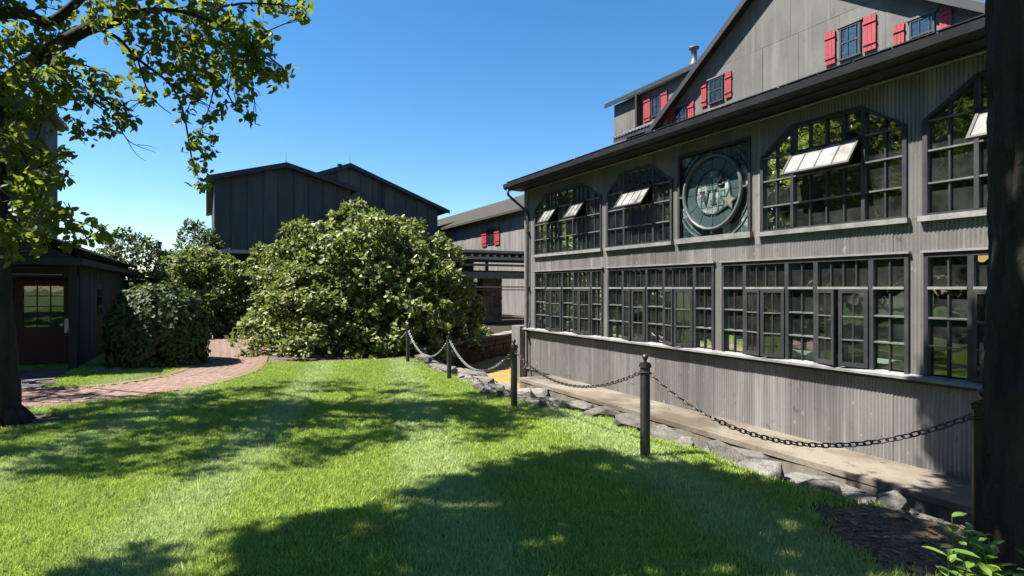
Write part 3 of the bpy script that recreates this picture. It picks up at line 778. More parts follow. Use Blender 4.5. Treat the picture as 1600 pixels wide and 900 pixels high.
# --- trees beyond the left of the picture, seen in the window reflections
def far_tree(seed, h, w):
    r = np.random.default_rng(seed); C = []
    for _ in range(150):
        d = r.normal(size=3); d /= np.linalg.norm(d); k = r.uniform(.6, 1); C.append((d[0]*w*k, d[1]*w*k, h*.52 + d[2]*h*.48*k))
    C = np.array(C); tk = MB(); tk.tube([(0,0,-.6),(0,0,h*.3),(.1,0,h*.6),(.1,.1,h*.85)], [w*.09,w*.075,w*.05,w*.02], 9)
    for i in range(0, 120, 12): tk.tube([(0,0,h*.3), tuple(C[i])], [w*.035, w*.01], 6)
    return mesh_from(tk, 'trunk', M['bark'], True), crown_leaves(C, 60, w*.28, .36, M['leaf_dark'], 'crown')[0]
FT = [far_tree(1, 11.5, 3.6), far_tree(2, 9.5, 3.2), far_tree(3, 13.5, 4.0)]
for i, (x, y) in enumerate([(-27,18),(-26,25),(-28,32),(-26,39),(-28,46),(-27,53),(-29,60),(-28,68),(-30,76),(-29,84),(-24,65),(-23,72),(-16,46),(-15,52.5),(-17,60),(-14,5),(-16,11),(-15,17.5),(-17,23),(-16,29),(-18,35),(-17,42),(-20,49),(-18,0),(-20,56),(-13,-6)]):
    o = thing('broad_tree', (x, y, -.35), 'broad tree beyond the left edge, seen only as a window reflection', 'tree', 'trees reflected in the windows')
    tk, cr = FT[i % 3]; Mx = Matrix.Translation((x, y, -.35)) @ Matrix.Rotation(i*1.3, 4, 'Z') @ Matrix.Diagonal((1.35, 1.35, 1.6, 1) if i < 12 else (1, 1, 1.12, 1))
    put('trunk', tk, o, Mx); tag(put('crown', cr, o, Mx), kind='stuff')

# --- bushes
bush('flowering_bush', (4.6, 18.6, -.45), 3.45, 3.0, 3.75, 4400, 9, .15, M['leaf_bush'], 'huge rounded broad-leaved bush in the centre with sunlit crown', 'bush', 21, amp=.3, clump=11, clump_r=.36)
bush('leafy_bush', (-.1, 26.6, -.45), 2.1, 2.0, 3.15, 1500, 9, .15, M['leaf_bush'], 'tall leafy bush behind the brick path, left of the huge bush', 'bush', 22, amp=.3, clump=11, clump_r=.34)
bush('low_leafy_bush', (2.7, 25.0, -.45), 1.6, 1.5, 3.2, 800, 9, .15, M['leaf_bush'], 'leafy bush filling the gap behind the huge round bush', 'bush', 29, amp=.3, clump=11, clump_r=.34)
bush('dark_shrub', (-3.1, 32.5, -.45), 2.3, 2.0, 4.0, 2000, 8, .14, M['leaf_dark'], 'dark shrub against the sky behind the shed roof', 'shrub', 23, amp=.35)
bush('tall_dark_shrub', (-.5, 33.5, -.45), 2.4, 2.0, 4.35, 2000, 8, .14, M['leaf_dark'], 'dark bushy tree against the sky left of the black barn', 'shrub', 24, amp=.4)
bush('clipped_hedge', (-1.08, 17.25, -.36), 1.06, 1.08, 1.68, 2300, 6, .115, M['leaf_hedge'], 'neatly rounded dark green clipped shrub beside the shed', 'shrub', 25, amp=.05, inner=.2, shape=2.8, shingle=True)

# ------------------------------------------------------------------ window building (facade in the plane X = 7.27)
FX = 7.27
Y0, Y1 = -5.0, 12.9
bd = thing('window_building', (FX, Y1, -.5), 'long dark corrugated tin building with two rows of many-paned windows', 'building')
UP = [ # upper windows: y far, y near, flat far, flat near, sections (far, near, columns, kind)
 (12.46, 9.69, 12.01, 10.39, [(12.46,11.89,2,'f'),(11.89,11.35,3,'a'),(11.35,10.75,2,'f'),(10.75,10.23,3,'a'),(10.23,9.69,2,'f')]),
 (9.52, 7.64, 9.07, 8.20, [(9.52,8.97,2,'f'),(8.97,8.13,4,'a'),(8.13,7.64,2,'f')]),
 (5.81, 3.79, 5.31, 4.33, [(5.81,5.29,2,'f'),(5.29,4.30,4,'a'),(4.30,3.79,2,'f')]),
 (3.62, 1.60, 3.10, 2.12, [(3.62,3.10,2,'f'),(3.10,2.12,4,'a'),(2.12,1.60,2,'f')])]
EMB = (7.50, 5.98)
LO = [
 [(12.43,11.89,2,'f'),(11.89,11.17,4,'p'),(11.17,10.72,2,'f'),(10.72,10.04,4,'p'),(10.04,9.65,2,'f')],
 [(9.48,8.99,2,'f'),(8.99,8.30,4,'p'),(8.30,7.84,2,'f'),(7.84,7.11,4,'p'),(7.11,6.69,2,'f')],
 [(6.53,6.09,2,'f'),(6.09,5.37,4,'p'),(5.37,4.93,2,'f'),(4.93,4.20,4,'p'),(4.20,3.77,2,'f')],
 [(3.61,3.15,2,'f'),(3.15,2.43,4,'p'),(2.43,1.98,2,'f'),(1.98,1.25,4,'p'),(1.25,.82,2,'f')]]
ZB, ZS, ZH, ZU, ZSP, ZT, ZE = -.47, .58, 2.0, 2.41, 3.52, 3.89, 4.14
PITCH = .044
def prof(w, y):
    a, b, c, d = w[:4]
    if y > c: return ZT + (ZSP - ZT) * (y - c) / (a - c)
    if y < d: return ZT + (ZSP - ZT) * (d - y) / (d - b)
    return ZT
def corr(y0, y1, zlo, zhi, off=0):
    """one corrugated sheet between y0<y1; zlo/zhi are functions of y"""
    k0 = math.ceil((y0 + 1e-6) / (PITCH/4)); ys = [y0]
    while k0*PITCH/4 < y1 - 1e-6: ys.append(k0*PITCH/4); k0 += 1
    ys.append(y1); mb = MB(); vs = []; fs = []
    for y in ys:
        x = FX + off - .0055*math.cos(2*math.pi*y/PITCH)
        vs += [(x, y, zlo(y)), (x, y, zhi(y))]
    for i in range(len(ys)-1): fs.append((2*i+2, 2*i, 2*i+1, 2*i+3))
    return mb.add(vs, fs)
def sheets(y0, y1, zlo, zhi, width=.69):
    n = max(1, round((y1-y0)/width))
    for i in range(n):
        a, b = y0 + (y1-y0)*i/n, y0 + (y1-y0)*(i+1)/n
        obj('siding_sheet', corr(a, b + (.02 if i < n-1 else 0), zlo, zhi, -.004*(i % 2) - R.uniform(0,.002)), M['tin'], bd)
cf = lambda v: (lambda y: v)
lo_w = [(s[0][0], s[-1][1]) for s in LO]
up_w = sorted([(w[1], w[0], w) for w in UP] + [(EMB[1], EMB[0], None)], key=lambda t: t[0])
core = MB()
sheets(Y0, Y1, cf(ZB), cf(ZS)); core.box(FX+.02, FX+.16, Y0, Y1, ZB-.6, ZS-.03)
sheets(Y0, Y1, cf(ZH), cf(ZU)); core.box(FX+.02, FX+.16, Y0, Y1, ZH+.02, ZU-.02)
prev = Y0
for b, a in sorted((b, a) for a, b in lo_w):
    sheets(prev, b, cf(ZS), cf(ZH)); core.box(FX+.02, FX+.16, prev, b-.02, ZS-.03, ZH+.02); prev = a
sheets(prev, Y1, cf(ZS), cf(ZH)); core.box(FX+.02, FX+.16, prev+.02, Y1, ZS-.03, ZH+.02)
prev = Y0
for b, a, w in up_w:
    sheets(prev, b, cf(ZU), cf(ZE+.06)); core.box(FX+.02, FX+.16, prev, b-.02, ZU-.02, ZE)
    if w:
        for p, q in ((b, w[3]), (w[3], w[2]), (w[2], a)):
            sheets(p, q, (lambda y, w=w: prof(w, y)), cf(ZE+.06), 1.2)
        core.prism([(FX+.02,a,ZSP+.03),(FX+.02,w[2],ZT+.03),(FX+.02,w[3],ZT+.03),(FX+.02,b,ZSP+.03),(FX+.02,b,ZE),(FX+.02,a,ZE)], (.14,0,0))
    else:
        sheets(b, a, cf(ZT), cf(ZE+.06), 1.2); core.box(FX+.02, FX+.16, b, a, ZT+.02, ZE)
    prev = a
sheets(prev, Y1, cf(ZU), cf(ZE+.06)); core.box(FX+.02, FX+.16, prev+.02, Y1, ZU-.02, ZE)
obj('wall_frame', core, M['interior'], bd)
# rest of the shell and the room behind the windows
RX = 14.9
obj('end_wall', MB().box(FX+.16, RX, Y0, Y0+.15, ZB-.3, ZE), M['tin'], bd); mb = MB().box(FX+.16, RX, Y1-.16, Y1-.02, ZB-.3, ZE)
obj('end_wall', mb, M['tin'], bd)
for ye in (Y1-.14, Y0+.02):
    obj('gable_infill', MB().prism([(FX+.03,ye,ZE+.002),(RX-.01,ye,ZE+.002),(RX-.01,ye,ZE+.05+(RX-6.86)*.315),(FX+.03,ye,ZE+.05+(FX-6.86)*.315)], (0,.1,0)), M['tin'], bd)
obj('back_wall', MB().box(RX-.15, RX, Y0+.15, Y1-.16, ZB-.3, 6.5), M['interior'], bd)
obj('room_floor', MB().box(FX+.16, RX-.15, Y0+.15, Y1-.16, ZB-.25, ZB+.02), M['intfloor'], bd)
obj('corner_board', MB().box(FX-.03, FX+.1, Y1-.02, Y1+.06, ZB, ZE).box(FX-.022, FX-.011, Y1-.1, Y1-.02, ZB, ZE), M['tin'], bd)
obj('plinth', MB().box(FX-.16, FX+.2, Y1+.06, Y1+.5, -.85, .62), M['tin'], bd)
# roof: slab with eave, fascia, gutter
EX = 6.86; RS = .315
rp = lambda x: ZE + .17 + (x - EX) * RS
roof = obj('roof', MB().prism([(EX,Y1+.3,rp(EX)-.10),(RX+.2,Y1+.3,rp(RX+.2)-.1),(RX+.2,Y1+.3,rp(RX+.2)),(EX,Y1+.3,rp(EX))], (0, Y0-Y1-.6, 0)), M['eave'], bd)
obj('soffit', MB().box(EX+.05, FX+.02, Y0-.3, Y1+.25, ZE-.03, ZE), M['eave'], roof)
obj('fascia', MB().box(EX+.005, EX+.045, Y0-.3, Y1+.27, ZE-.05, rp(EX)-.11), M['eave'], roof)
gp = [(EX-.125, .115), (EX-.115, .02), (EX-.07, -.025), (EX-.005, -.03), (EX-.005, .125), (EX-.015, .125), (EX-.015, -.015), (EX-.065, -.01), (EX-.1, .03), (EX-.112, .115)]
obj('gutter', MB().prism([(x, Y1+.28, ZE+.0+z) for x, z in gp], (0, Y0-Y1-.5, 0)), M['gutter'], roof)
mb = MB()
for k in range(40):      # roofing sheet ends along the eave
    y = Y0 + .2 + k*.45
    mb.box(EX-.03, EX+.3, y, y+.43, rp(EX)+.004, rp(EX)+.016)
obj('drip_edge', mb, M['gutter'], roof)
for y in (12.3, 9.9, 7.5, 5.1, 2.7, .3):
    obj('gutter_strap', MB().box(EX-.13, EX+.01, y, y+.03, ZE+.128, ZE+.138), M['conduit'], roof)
obj('conduit', MB().tube([(FX-.05, y, ZE-.055 + .004*math.sin(y*2)) for y in np.linspace(Y0, Y1-.05, 40)], .018, 8), M['conduit'], bd, True)
for y in (11.2, 8.4, 6.6, 4.2, 2.2):
    obj('conduit_clip', MB().box(FX-.075, FX-.012, y, y+.05, ZE-.085, ZE-.031), M['conduit'], bd)
obj('downpipe', MB().tube([(EX-.06,Y1+.12,ZE),(EX-.06,Y1+.12,ZE-.16),(EX+.05,Y1+.1,ZE-.26),(FX-.07,Y1-.14,3.55),(FX-.06,Y1-.17,3.42),(FX-.06,Y1-.17,.85),(FX-.06,Y1-.15,.7),(FX-.075,Y1-.17,.6),(FX-.075,Y1-.17,-.36),(FX-.2,Y1-.19,-.45)], [.034]*10, 10), M['downpipe'], bd, True)
for z in (3.0, 1.6, .3):
    obj('pipe_strap', MB().box(FX-.1, FX-.005, Y1-.215, Y1-.125, z, z+.03), M['downpipe'], bd)

GX = FX + .028
def pane(win, poly):
    cy = sum(p[0] for p in poly)/len(poly)
    t = R.uniform(-.004, .004); u = R.uniform(-.004, .004)
    mb = MB().prism([(GX + t*(p[0]-cy) + u*(p[1]-3), p[0], p[1]) for p in poly], (.005, 0, 0))
    obj('pane', mb, M['glass'], win)
def bars(ys, zs, y0, y1, z0, z1, hi=None, mw=.018):
    """muntin grid: vertical bars at ys up to hi(y), horizontals at zs"""
    mb = MB()
    for y in ys: mb.box(FX-.004, FX+.024, y-mw/2, y+mw/2, z0, (hi(y) if hi else z1) - .01)
    for z in zs: mb.box(FX-.008, FX+.026, y0, y1, z-mw/2, z+mw/2)
    return mb
def leaf_sash(win, hinge, dy, z0, z1, ang, cols, rows, name='casement_sash'):
    """an outward-opening casement hinged at y=hinge, width dy (signed)"""
    Mx = Matrix.Translation((FX-.03, hinge, 0)) @ Matrix.Rotation(ang, 4, 'Z')
    mb = MB(); hb = MB(); w = abs(dy); s = 1 if dy > 0 else -1; fw = .045
    def bx(y0, y1, za, zb, x0=-.018, x1=.018, t=None):
        b = MB().box(x0, x1, s*y0, s*y1, za, zb); (t or mb).add([Mx @ Vector(v) for v in b.v], b.f)
    bx(0, fw, z0, z1); bx(w-fw, w, z0, z1); bx(fw, w-fw, z0, z0+fw+.01); bx(fw, w-fw, z1-fw, z1)
    for c in range(1, cols): y = fw + (w-2*fw)*c/cols; bx(y-.008, y+.008, z0+fw, z1-fw, -.012, .012)
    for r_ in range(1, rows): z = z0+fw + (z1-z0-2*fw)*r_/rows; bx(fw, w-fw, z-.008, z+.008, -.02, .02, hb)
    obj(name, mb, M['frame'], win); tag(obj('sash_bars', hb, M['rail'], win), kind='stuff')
    for c in range(cols):
        for r_ in range(rows):
            ya, yb = fw+(w-2*fw)*c/cols, fw+(w-2*fw)*(c+1)/cols; za, zb = z0+fw+(z1-z0-2*fw)*r_/rows, z0+fw+(z1-z0-2*fw)*(r_+1)/rows
            b = MB().box(-.003, .003, s*ya, s*yb, za, zb)
            obj('pane', MB().add([Mx @ Vector(v) for v in b.v], b.f), M['glass'], win)
FW = .05
for w in UP:
    a, b, c, d, secs = w
    fr = MB()
    fr.box(FX-.03, FX+.1, a-FW, a, ZU, ZSP).box(FX-.03, FX+.1, b, b+FW, ZU, ZSP)
    fr.prism([(FX-.03,a,ZSP),(FX-.03,c,ZT),(FX-.03,d,ZT),(FX-.03,b,ZSP),(FX-.03,b+FW,ZSP),(FX-.03,d+.02,ZT-FW),(FX-.03,c-.02,ZT-FW),(FX-.03,a-FW,ZSP)], (.13,0,0))
    fr.box(FX-.02, FX+.1, b+FW, a-FW, ZU, ZU+.04)
    for s_ in secs[:-1]:
        wd = .045 if a < 9.6 else .035
        fr.box(FX-.024, FX+.06, s_[1]-wd/2, s_[1]+wd/2, ZU+.04, prof(w, s_[1])-.03)
    win = obj('upper_window', fr, M['frame'], bd)
    obj('sill', MB().box(FX-.075, FX+.0, b-.03, a+.03, ZU-.05, ZU+.012), M['sill'], win)
    rows = [ZU+.04, 2.79, 3.16, 3.50]
    hp = [((ZT-ZSP)/(a-c), 1, ZSP + (ZT-ZSP)/(a-c)*a), (-(ZT-ZSP)/(d-b), 1, ZSP - (ZT-ZSP)/(d-b)*b)]
    mu = MB()
    for (ya, yb, nc, kd) in secs:
        ya, yb = ya-.02, yb+.02
        ysm = [yb+(ya-yb)*k/nc for k in range(nc+1)]
        for zi, z in enumerate(rows[1:]):
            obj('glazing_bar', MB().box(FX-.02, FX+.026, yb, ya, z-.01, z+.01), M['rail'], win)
        for y in ysm[1:-1]:
            if kd == 'a':
                mu.box(FX-.004, FX+.024, y-.009, y+.009, ZU+.04, 3.16); mu.box(FX-.004, FX+.024, y-.009, y+.009, 3.5, prof(w, y)-.03)
            else: mu.box(FX-.004, FX+.024, y-.009, y+.009, ZU+.04, prof(w, y)-.03)
        for k in range(nc):
            for j in range(4):
                z0 = rows[j]; z1 = rows[j+1] if j < 3 else ZT-.02
                if kd == 'a' and j == 2: continue
                pl = clip([(ysm[k], z0), (ysm[k+1], z0), (ysm[k+1], z1), (ysm[k], z1)], hp)
                if pl: pane(win, pl)
        if kd == 'a':   # awning sash, hinged at the top and pushed out
            w_, hh = ya - yb, .43
            ang = rad(36); Mx = Matrix.Translation((FX-.03, yb, 3.495)) @ Matrix.Rotation(-ang, 4, 'Y').inverted()
            sb = MB(); fw = .03
            def bx(y0, y1, z0, z1, x0=-.016, x1=.016):
                q = MB().box(x0, x1, y0, y1, z0, z1); sb.add([Mx @ Vector(v) for v in q.v], q.f)
            bx(0, fw, -hh, 0); bx(w_-fw, w_, -hh, 0); bx(fw, w_-fw, -hh, -hh+fw); bx(fw, w_-fw, -fw, 0)
            for k in range(1, nc): bx(w_*k/nc-.008, w_*k/nc+.008, -hh+fw, -fw, -.011, .011)
            obj('awning_sash', sb, M['frame'], win)
            for k in range(nc):
                q = MB().box(-.004, .004, max(fw, w_*k/nc+.008), min(w_-fw, w_*(k+1)/nc-.008), -hh+fw, -fw)
                obj('frosted_pane', MB().add([Mx @ Vector(v) for v in q.v], q.f), M['frosted'], win)
    obj('muntins', mu, M['frame'], win)
for wi, secs in enumerate(LO):
    a, b = secs[0][0], secs[-1][1]
    fr = MB()
    fr.box(FX-.03, FX+.1, a-.045, a, ZS, ZH).box(FX-.03, FX+.1, b, b+.045, ZS, ZH).box(FX-.03, FX+.1, b+.045, a-.045, ZH-.05, ZH)
    for s_ in secs[:-1]: fr.box(FX-.028, FX+.06, s_[1]-.03, s_[1]+.03, ZS, ZH-.05)
    win = obj('lower_window', fr, M['frame'], bd)
    obj('head_trim', MB().box(FX-.055, FX-.012, b-.02, a+.02, ZH+.003, ZH+.028), M['conduit'], win)
    mu = MB(); tb_ = MB()
    rows = [.62, .94, 1.26, 1.6]
    for si, (ya, yb, nc, kd) in enumerate(secs):
        ya -= .03 if si else .045; yb += .03 if si < 4 else .045
        tb_.box(FX-.04, FX+.03, yb, ya, 1.585, 1.615)
        ysm = [yb+(ya-yb)*k/nc for k in range(nc+1)]
        for k in range(nc): pane(win, [(ysm[k], 1.61), (ysm[k+1], 1.61), (ysm[k+1], 1.955), (ysm[k], 1.955)])
        for y in ysm[1:-1]: mu.box(FX-.004, FX+.024, y-.009, y+.009, 1.615, 1.95)
        if kd == 'f':
            for y in ysm[1:-1]: mu.box(FX-.004, FX+.024, y-.009, y+.009, .6, 1.585)
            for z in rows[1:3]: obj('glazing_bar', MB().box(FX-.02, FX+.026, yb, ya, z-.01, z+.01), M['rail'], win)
            for k in range(nc):
                for j in range(3): pane(win, [(ysm[k], rows[j]), (ysm[k+1], rows[j]), (ysm[k+1], rows[j+1]), (ysm[k], rows[j+1])])
        else:
            hw = (ya - yb)/2 - .004
            op = [(16,20),(13,18),(15,12),(18,22),(14,19),(20,17),(12,15),(16,16)][(wi*2 + (si > 2)) % 8]
            leaf_sash(win, ya, -hw, .605, 1.58, -rad(op[0]), 2, 3); leaf_sash(win, yb, hw, .605, 1.58, rad(op[1]), 2, 3)
    obj('muntins', mu, M['frame'], win); obj('transom_bar', tb_, M['conduit'], win)
obj('long_sill', MB().prism([(FX-.14,Y1-.02,ZS-.035),(FX+.02,Y1-.02,ZS-.035),(FX+.02,Y1-.02,ZS+.02),(FX-.14,Y1-.02,ZS-.005)], (0, Y0-Y1, 0)), M['sill'], bd)
obj('sill_apron', MB().box(FX-.10, FX-.012, Y0, Y1-.03, ZS-.075, ZS-.038), M['frame'], bd)
# round stained glass window
ew = obj('emblem_window', MB().box(FX-.03,FX+.08,EMB[0]-.05,EMB[0],ZU,ZT).box(FX-.03,FX+.08,EMB[1],EMB[1]+.05,ZU,ZT).box(FX-.03,FX+.08,EMB[1]+.05,EMB[0]-.05,ZT-.045,ZT), M['frame'], bd)
ew['label'] = 'square stained glass window with round teal emblem'
obj('sill', MB().box(FX-.075, FX, EMB[1]-.03, EMB[0]+.03, ZU-.05, ZU+.04), M['sill'], ew)
EC = (6.74, 3.155)
def disc(r0, r1, x0, x1, a0=0, a1=360, n=64):
    mb = MB(); vs = []; fs = []; full = abs(a1-a0-360) < 1e-6; m_ = n if full else n+1
    for i in range(m_):
        a = rad(a0 + (a1-a0)*i/n); cy, sz = math.cos(a), math.sin(a)
        for x, r in ((x0,r0),(x0,r1),(x1,r1),(x1,r0)): vs.append((x, EC[0]+r*cy, EC[1]+r*sz))
    for i in range(n):
        j = (i+1) % m_
        for k in range(4): fs.append((i*4+k, i*4+(k+1)%4, j*4+(k+1)%4, j*4+k))
    if not full: fs += [(0,1,2,3), tuple((m_-1)*4+k for k in (3,2,1,0))]
    return mb.add(vs, fs)
# leaded background pieces: arcs round the ring and straight pieces in the corners
y0, y1, z0, z1 = EMB[1]+.05, EMB[0]-.05, ZU+.04, ZT-.045
k = 0
for i in range(8):
    for j in range(8):
        ya, yb = y0+(y1-y0)*i/8, y0+(y1-y0)*(i+1)/8; za, zb = z0+(z1-z0)*j/8, z0+(z1-z0)*(j+1)/8
        if max(math.hypot(yy-EC[0], zz-EC[1]) for yy in (ya, yb) for zz in (za, zb)) < .56: continue
        k += 1; jx = R.uniform(-.003,.003); sk = .025
        mb = MB().prism([(FX+.035+jx+R.uniform(-.003,.003), ya+.004, za+.004),(FX+.035+jx+R.uniform(-.003,.003), yb-.004, za+.004),(FX+.035+jx, yb-.004, zb-.004),(FX+.035+jx+R.uniform(-.003,.003), ya+.004, zb-.004)], (.006,0,0))
        obj('leaded_pane', mb, M['tealdark'] if R.random() < .72 else M['tealpale'], ew)
obj('leading', MB().box(FX+.05, FX+.06, y0, y1, z0, z1), M['lead'], ew)
for rr in (.71, .79): obj('leading_arc', disc(rr-.009, rr+.009, FX+.02, FX+.032, 200, 250), M['ringgrey'], ew); obj('leading_arc', disc(rr-.009, rr+.009, FX+.02, FX+.032, 290, 342), M['ringgrey'], ew); obj('leading_arc', disc(rr-.009, rr+.009, FX+.02, FX+.032, 22, 68), M['lead'], ew); obj('leading_arc', disc(rr-.009, rr+.009, FX+.02, FX+.032, 112, 158), M['lead'], ew)  # lower arcs grey, upper arcs dark
for a in (0, 90, 180, 270):
    c_, s_ = math.cos(rad(a)), math.sin(rad(a)); e = .70 if abs(c_) > .5 else .66
    obj('support_bar', MB().bar((FX-.01, EC[0]+c_*.6, EC[1]+s_*.6), (FX-.01, EC[0]+c_*e, EC[1]+s_*e), .03, .05, (1,0,0)), M['ringgrey'], ew)
obj('outer_ring', disc(.575, .615, FX-.055, FX+.03), M['ringgrey'], ew, True)
for i in range(12): obj('ring_pane', disc(.375, .574, FX+.005, FX+.012, i*30+.7, i*30+29.3, 8), M['teal'], ew)
obj('emblem_back', disc(.0, .574, FX+.016, FX+.024), M['lead'], ew)
k = 0
for i in range(6):
    for j in range(6):
        ya, yb = EC[0]-.36+.12*i, EC[0]-.36+.12*(i+1); za, zb = EC[1]-.36+.12*j, EC[1]-.36+.12*(j+1)
        poly = [(ya+.002+R.uniform(0,.01),za+.002),(yb-.002,za+.002+R.uniform(0,.01)),(yb-.002-R.uniform(0,.01),zb-.002),(ya+.002,zb-.002-R.uniform(0,.01))]
        poly = clip(poly, [(math.cos(rad(t)), math.sin(rad(t)), .352 + EC[0]*math.cos(rad(t)) + EC[1]*math.sin(rad(t))) for t in range(0, 360, 20)])
        if poly: obj('mosaic_pane', MB().prism([(FX+.002+R.uniform(-.002,.002), p[0], p[1]) for p in poly], (.008,0,0)), M['tealpale'], ew)
LX = FX - .012
# letters seen from the lawn: picture right is towards -Y
def lp(u, v): return (LX, EC[0] - u, EC[1] + v)
for a0, a1 in ((62,118),(-12,58),(122,186),(198,262),(278,310)):
    obj('inner_ring', disc(.345, .372, LX-.002, FX+.003, a0, a1, 18), M['lead'], ew)
def glyph(name, polys, m=M['lead']):
    mb = MB()
    for pl in polys: mb.prism([lp(u, v) for u, v in pl], (.012, 0, 0))
    obj(name, mb, m, ew)
glyph('letter_v', [[(-.25,.03),(-.19,.03),(-.12,-.15),(-.145,-.2)], [(-.06,.03),(-.085,.03),(-.148,-.16),(-.145,-.2),(-.13,-.2)], [(-.275,.025),(-.275,.045),(-.165,.045),(-.165,.025)], [(-.11,.025),(-.11,.045),(-.04,.045),(-.04,.025)]])
glyph('letter_i', [[(.01,-.19),(.01,.03),(.06,.03),(.06,-.19)], [(-.015,.026),(-.015,.046),(.085,.046),(.085,.026)], [(-.015,-.205),(-.015,-.185),(.085,-.185),(.085,-.205)]])
sc = [(.115,.235),(.135,.265),(.175,.275),(.215,.26),(.225,.225),(.205,.195),(.165,.17),(.13,.15),(.125,.12),(.15,.095),(.19,.09),(.225,.1),(.235,.12)]
mb = MB(); mb.tube([lp(u, v) for u, v in sc], [.016,.02,.018,.02,.022,.022,.022,.022,.022,.02,.018,.02,.016], 8); obj('letter_s', mb, M['lead'], ew, True)
def star(r, ri, cu, cv, rot=8): return [(cu + (r if i % 2 == 0 else ri)*math.sin(rad(i*36+rot)), cv + (r if i % 2 == 0 else ri)*math.cos(rad(i*36+rot))) for i in range(10)]
SC = (.335, -.17)
s1, s2 = star(.205, .092, *SC), star(.15, .066, *SC)
mb = MB(); mb2 = MB()
for i in range(10):
    j = (i+1) % 10
    mb.prism([(LX-.008, EC[0]-p[0], EC[1]+p[1]) for p in (s1[i], s1[j], s2[j], s2[i])], (.014,0,0))
    mb2.prism([(LX-.004, EC[0]-p[0], EC[1]+p[1]) for p in (s2[i], s2[j], SC)], (.012,0,0))
obj('star_outline', mb, M['lead'], ew); obj('star', mb2, M['starglass'], ew)
obj('emblem_dot', MB().prism([lp(.0+.018*math.cos(t), -.36+.018*math.sin(t)) for t in np.linspace(0, 5.5, 8)], (.012,0,0)), M['lead'], ew)

# things inside, seen through the panes
for i, y in enumerate((11.3, 8.2, 5.2, 2.4)):
    t = thing('work_counter', (8.3, y, ZB), ['pale counter inside behind the farthest lower window', 'pale counter inside behind the second lower window from the corner', 'pale counter inside behind the third lower window from the corner', 'pale counter inside behind the lower window next to the trunk'][i], 'counter', 'counters inside the window building')
    obj('counter_top', MB().box(7.75, 8.6, y-1.1, y+1.1, .62, .68), M['paleteal'], t)
    obj('counter_front', MB().box(7.8, 7.84, y-1.05, y+1.05, ZB+.02, .62), M['paleteal'], t)
    for k in (-1, 1): obj('leg', MB().box(8.5, 8.56, y+k*1.03-.03, y+k*1.03+.03, ZB+.02, .62), M['steel'], t)
for i, (x, y, h, r_) in enumerate([(9.6,10.2,2.1,.55),(9.9,6.6,2.4,.6),(9.5,3.6,2.0,.5)]):
    t = thing('steel_tank', (x, y, ZB), ['steel tank inside behind the far windows', 'steel tank inside behind the round emblem bay', 'steel tank inside behind the nearest bay'][i], 'tank', 'tanks inside the window building')
    obj('body', MB().lathe((x,y,ZB+.3), [(r_*.2,-.1),(r_,0),(r_,h),(r_*.8,h+.15),(r_*.2,h+.25)], 24), M['steel'], t, True)
    for k in range(3): a = k*2.1; obj('leg', MB().box(x+math.cos(a)*r_*.8-.03, x+math.cos(a)*r_*.8+.03, y+math.sin(a)*r_*.8-.03, y+math.sin(a)*r_*.8+.03, ZB+.02, ZB+.4), M['steel'], t)
lampm = NT('warm_lamp'); em = lampm.n('ShaderNodeEmission'); em.inputs[0].default_value = (1,.62,.2,1); em.inputs[1].default_value = .35; lampm.l(em.outputs[0], lampm.out.inputs[0])
for i, (y, z) in enumerate([(3.45, 2.12), (9.95, 3.15)]):
    t = thing('pendant_lamp', (8.2, y, z), ['glowing amber pendant lamp inside the window by the trunk', 'amber pendant lamp inside the farthest upper window'][i], 'lamp')
    obj('shade', MB().lathe((8.2,y,z), [(.2,-.1),(.17,-.02),(.06,.08),(.03,.1)], 18), M['copper'], t, True)
    obj('bulb', MB().lathe((8.2,y,z-.17), [(.02,-.04),(.06,0),(.065,.05),(.03,.08)], 14), lampm.m, t, True)
    obj('cord', MB().tube([(8.2,y,z+.1),(8.2,y,ZE+.3)], .008, 6), M['lead'], t)

# ------------------------------------------------------------------ concrete walk and ledge
wk = obj('walkway', MB().box(6.37, FX+.03, Y0, 11.7, -.54, -.47), M['concrete']); tag(wk, kind='structure')
lg = MB(); ys = np.arange(Y0, 11.66, .16); rn = [R.uniform(-.012, .012) for _ in range(len(ys)*3)]; vs = []; fs = []
for i, y in enumerate(ys):
    for j, z in enumerate((-.5402, -.75, -1.1)): vs.append((6.385 - .02*j + rn[i*3+j], y, z))
for i in range(len(ys)-1):
    for j in range(2): fs.append((i*3+j, (i+1)*3+j, (i+1)*3+j+1, i*3+j+1))
o = len(vs); vs += [(FX,Y0,-.5402),(FX,11.6,-.5402)]; lg.add(vs, fs)
lg.box(6.42, FX, Y0, 11.66, -1.1, -.541)
obj('ledge_face', lg, M['ledge'], wk)

# ------------------------------------------------------------------ rocks along the lawn edge
def rock_mesh(seed):
    import bmesh
    r = random.Random(seed); bm = bmesh.new()
    for k in range(26):
        a_ = r.uniform(0, 6.283); q = r.uniform(.72, 1.08); zz = r.choice((-.5, -.2, .1, .34, .44, .5)) + r.uniform(-.07, .07)
        q *= 1.0 if zz < .3 else r.uniform(.35, .92)
        bm.verts.new((q*math.cos(a_)*(1 + .15*math.sin(a_*2+seed)), q*math.sin(a_), zz))
    g = bmesh.ops.convex_hull(bm, input=bm.verts)
    bmesh.ops.delete(bm, geom=[v for v in bm.verts if not v.link_faces], context='VERTS')
    bmesh.ops.bevel(bm, geom=list(bm.edges), offset=.018, segments=1, affect='EDGES', profile=.5)
    me = bpy.data.meshes.new('rock'); bm.to_mesh(me); bm.free(); me.materials.append(M['rock']); return me
RK = [rock_mesh(s) for s in range(9)]
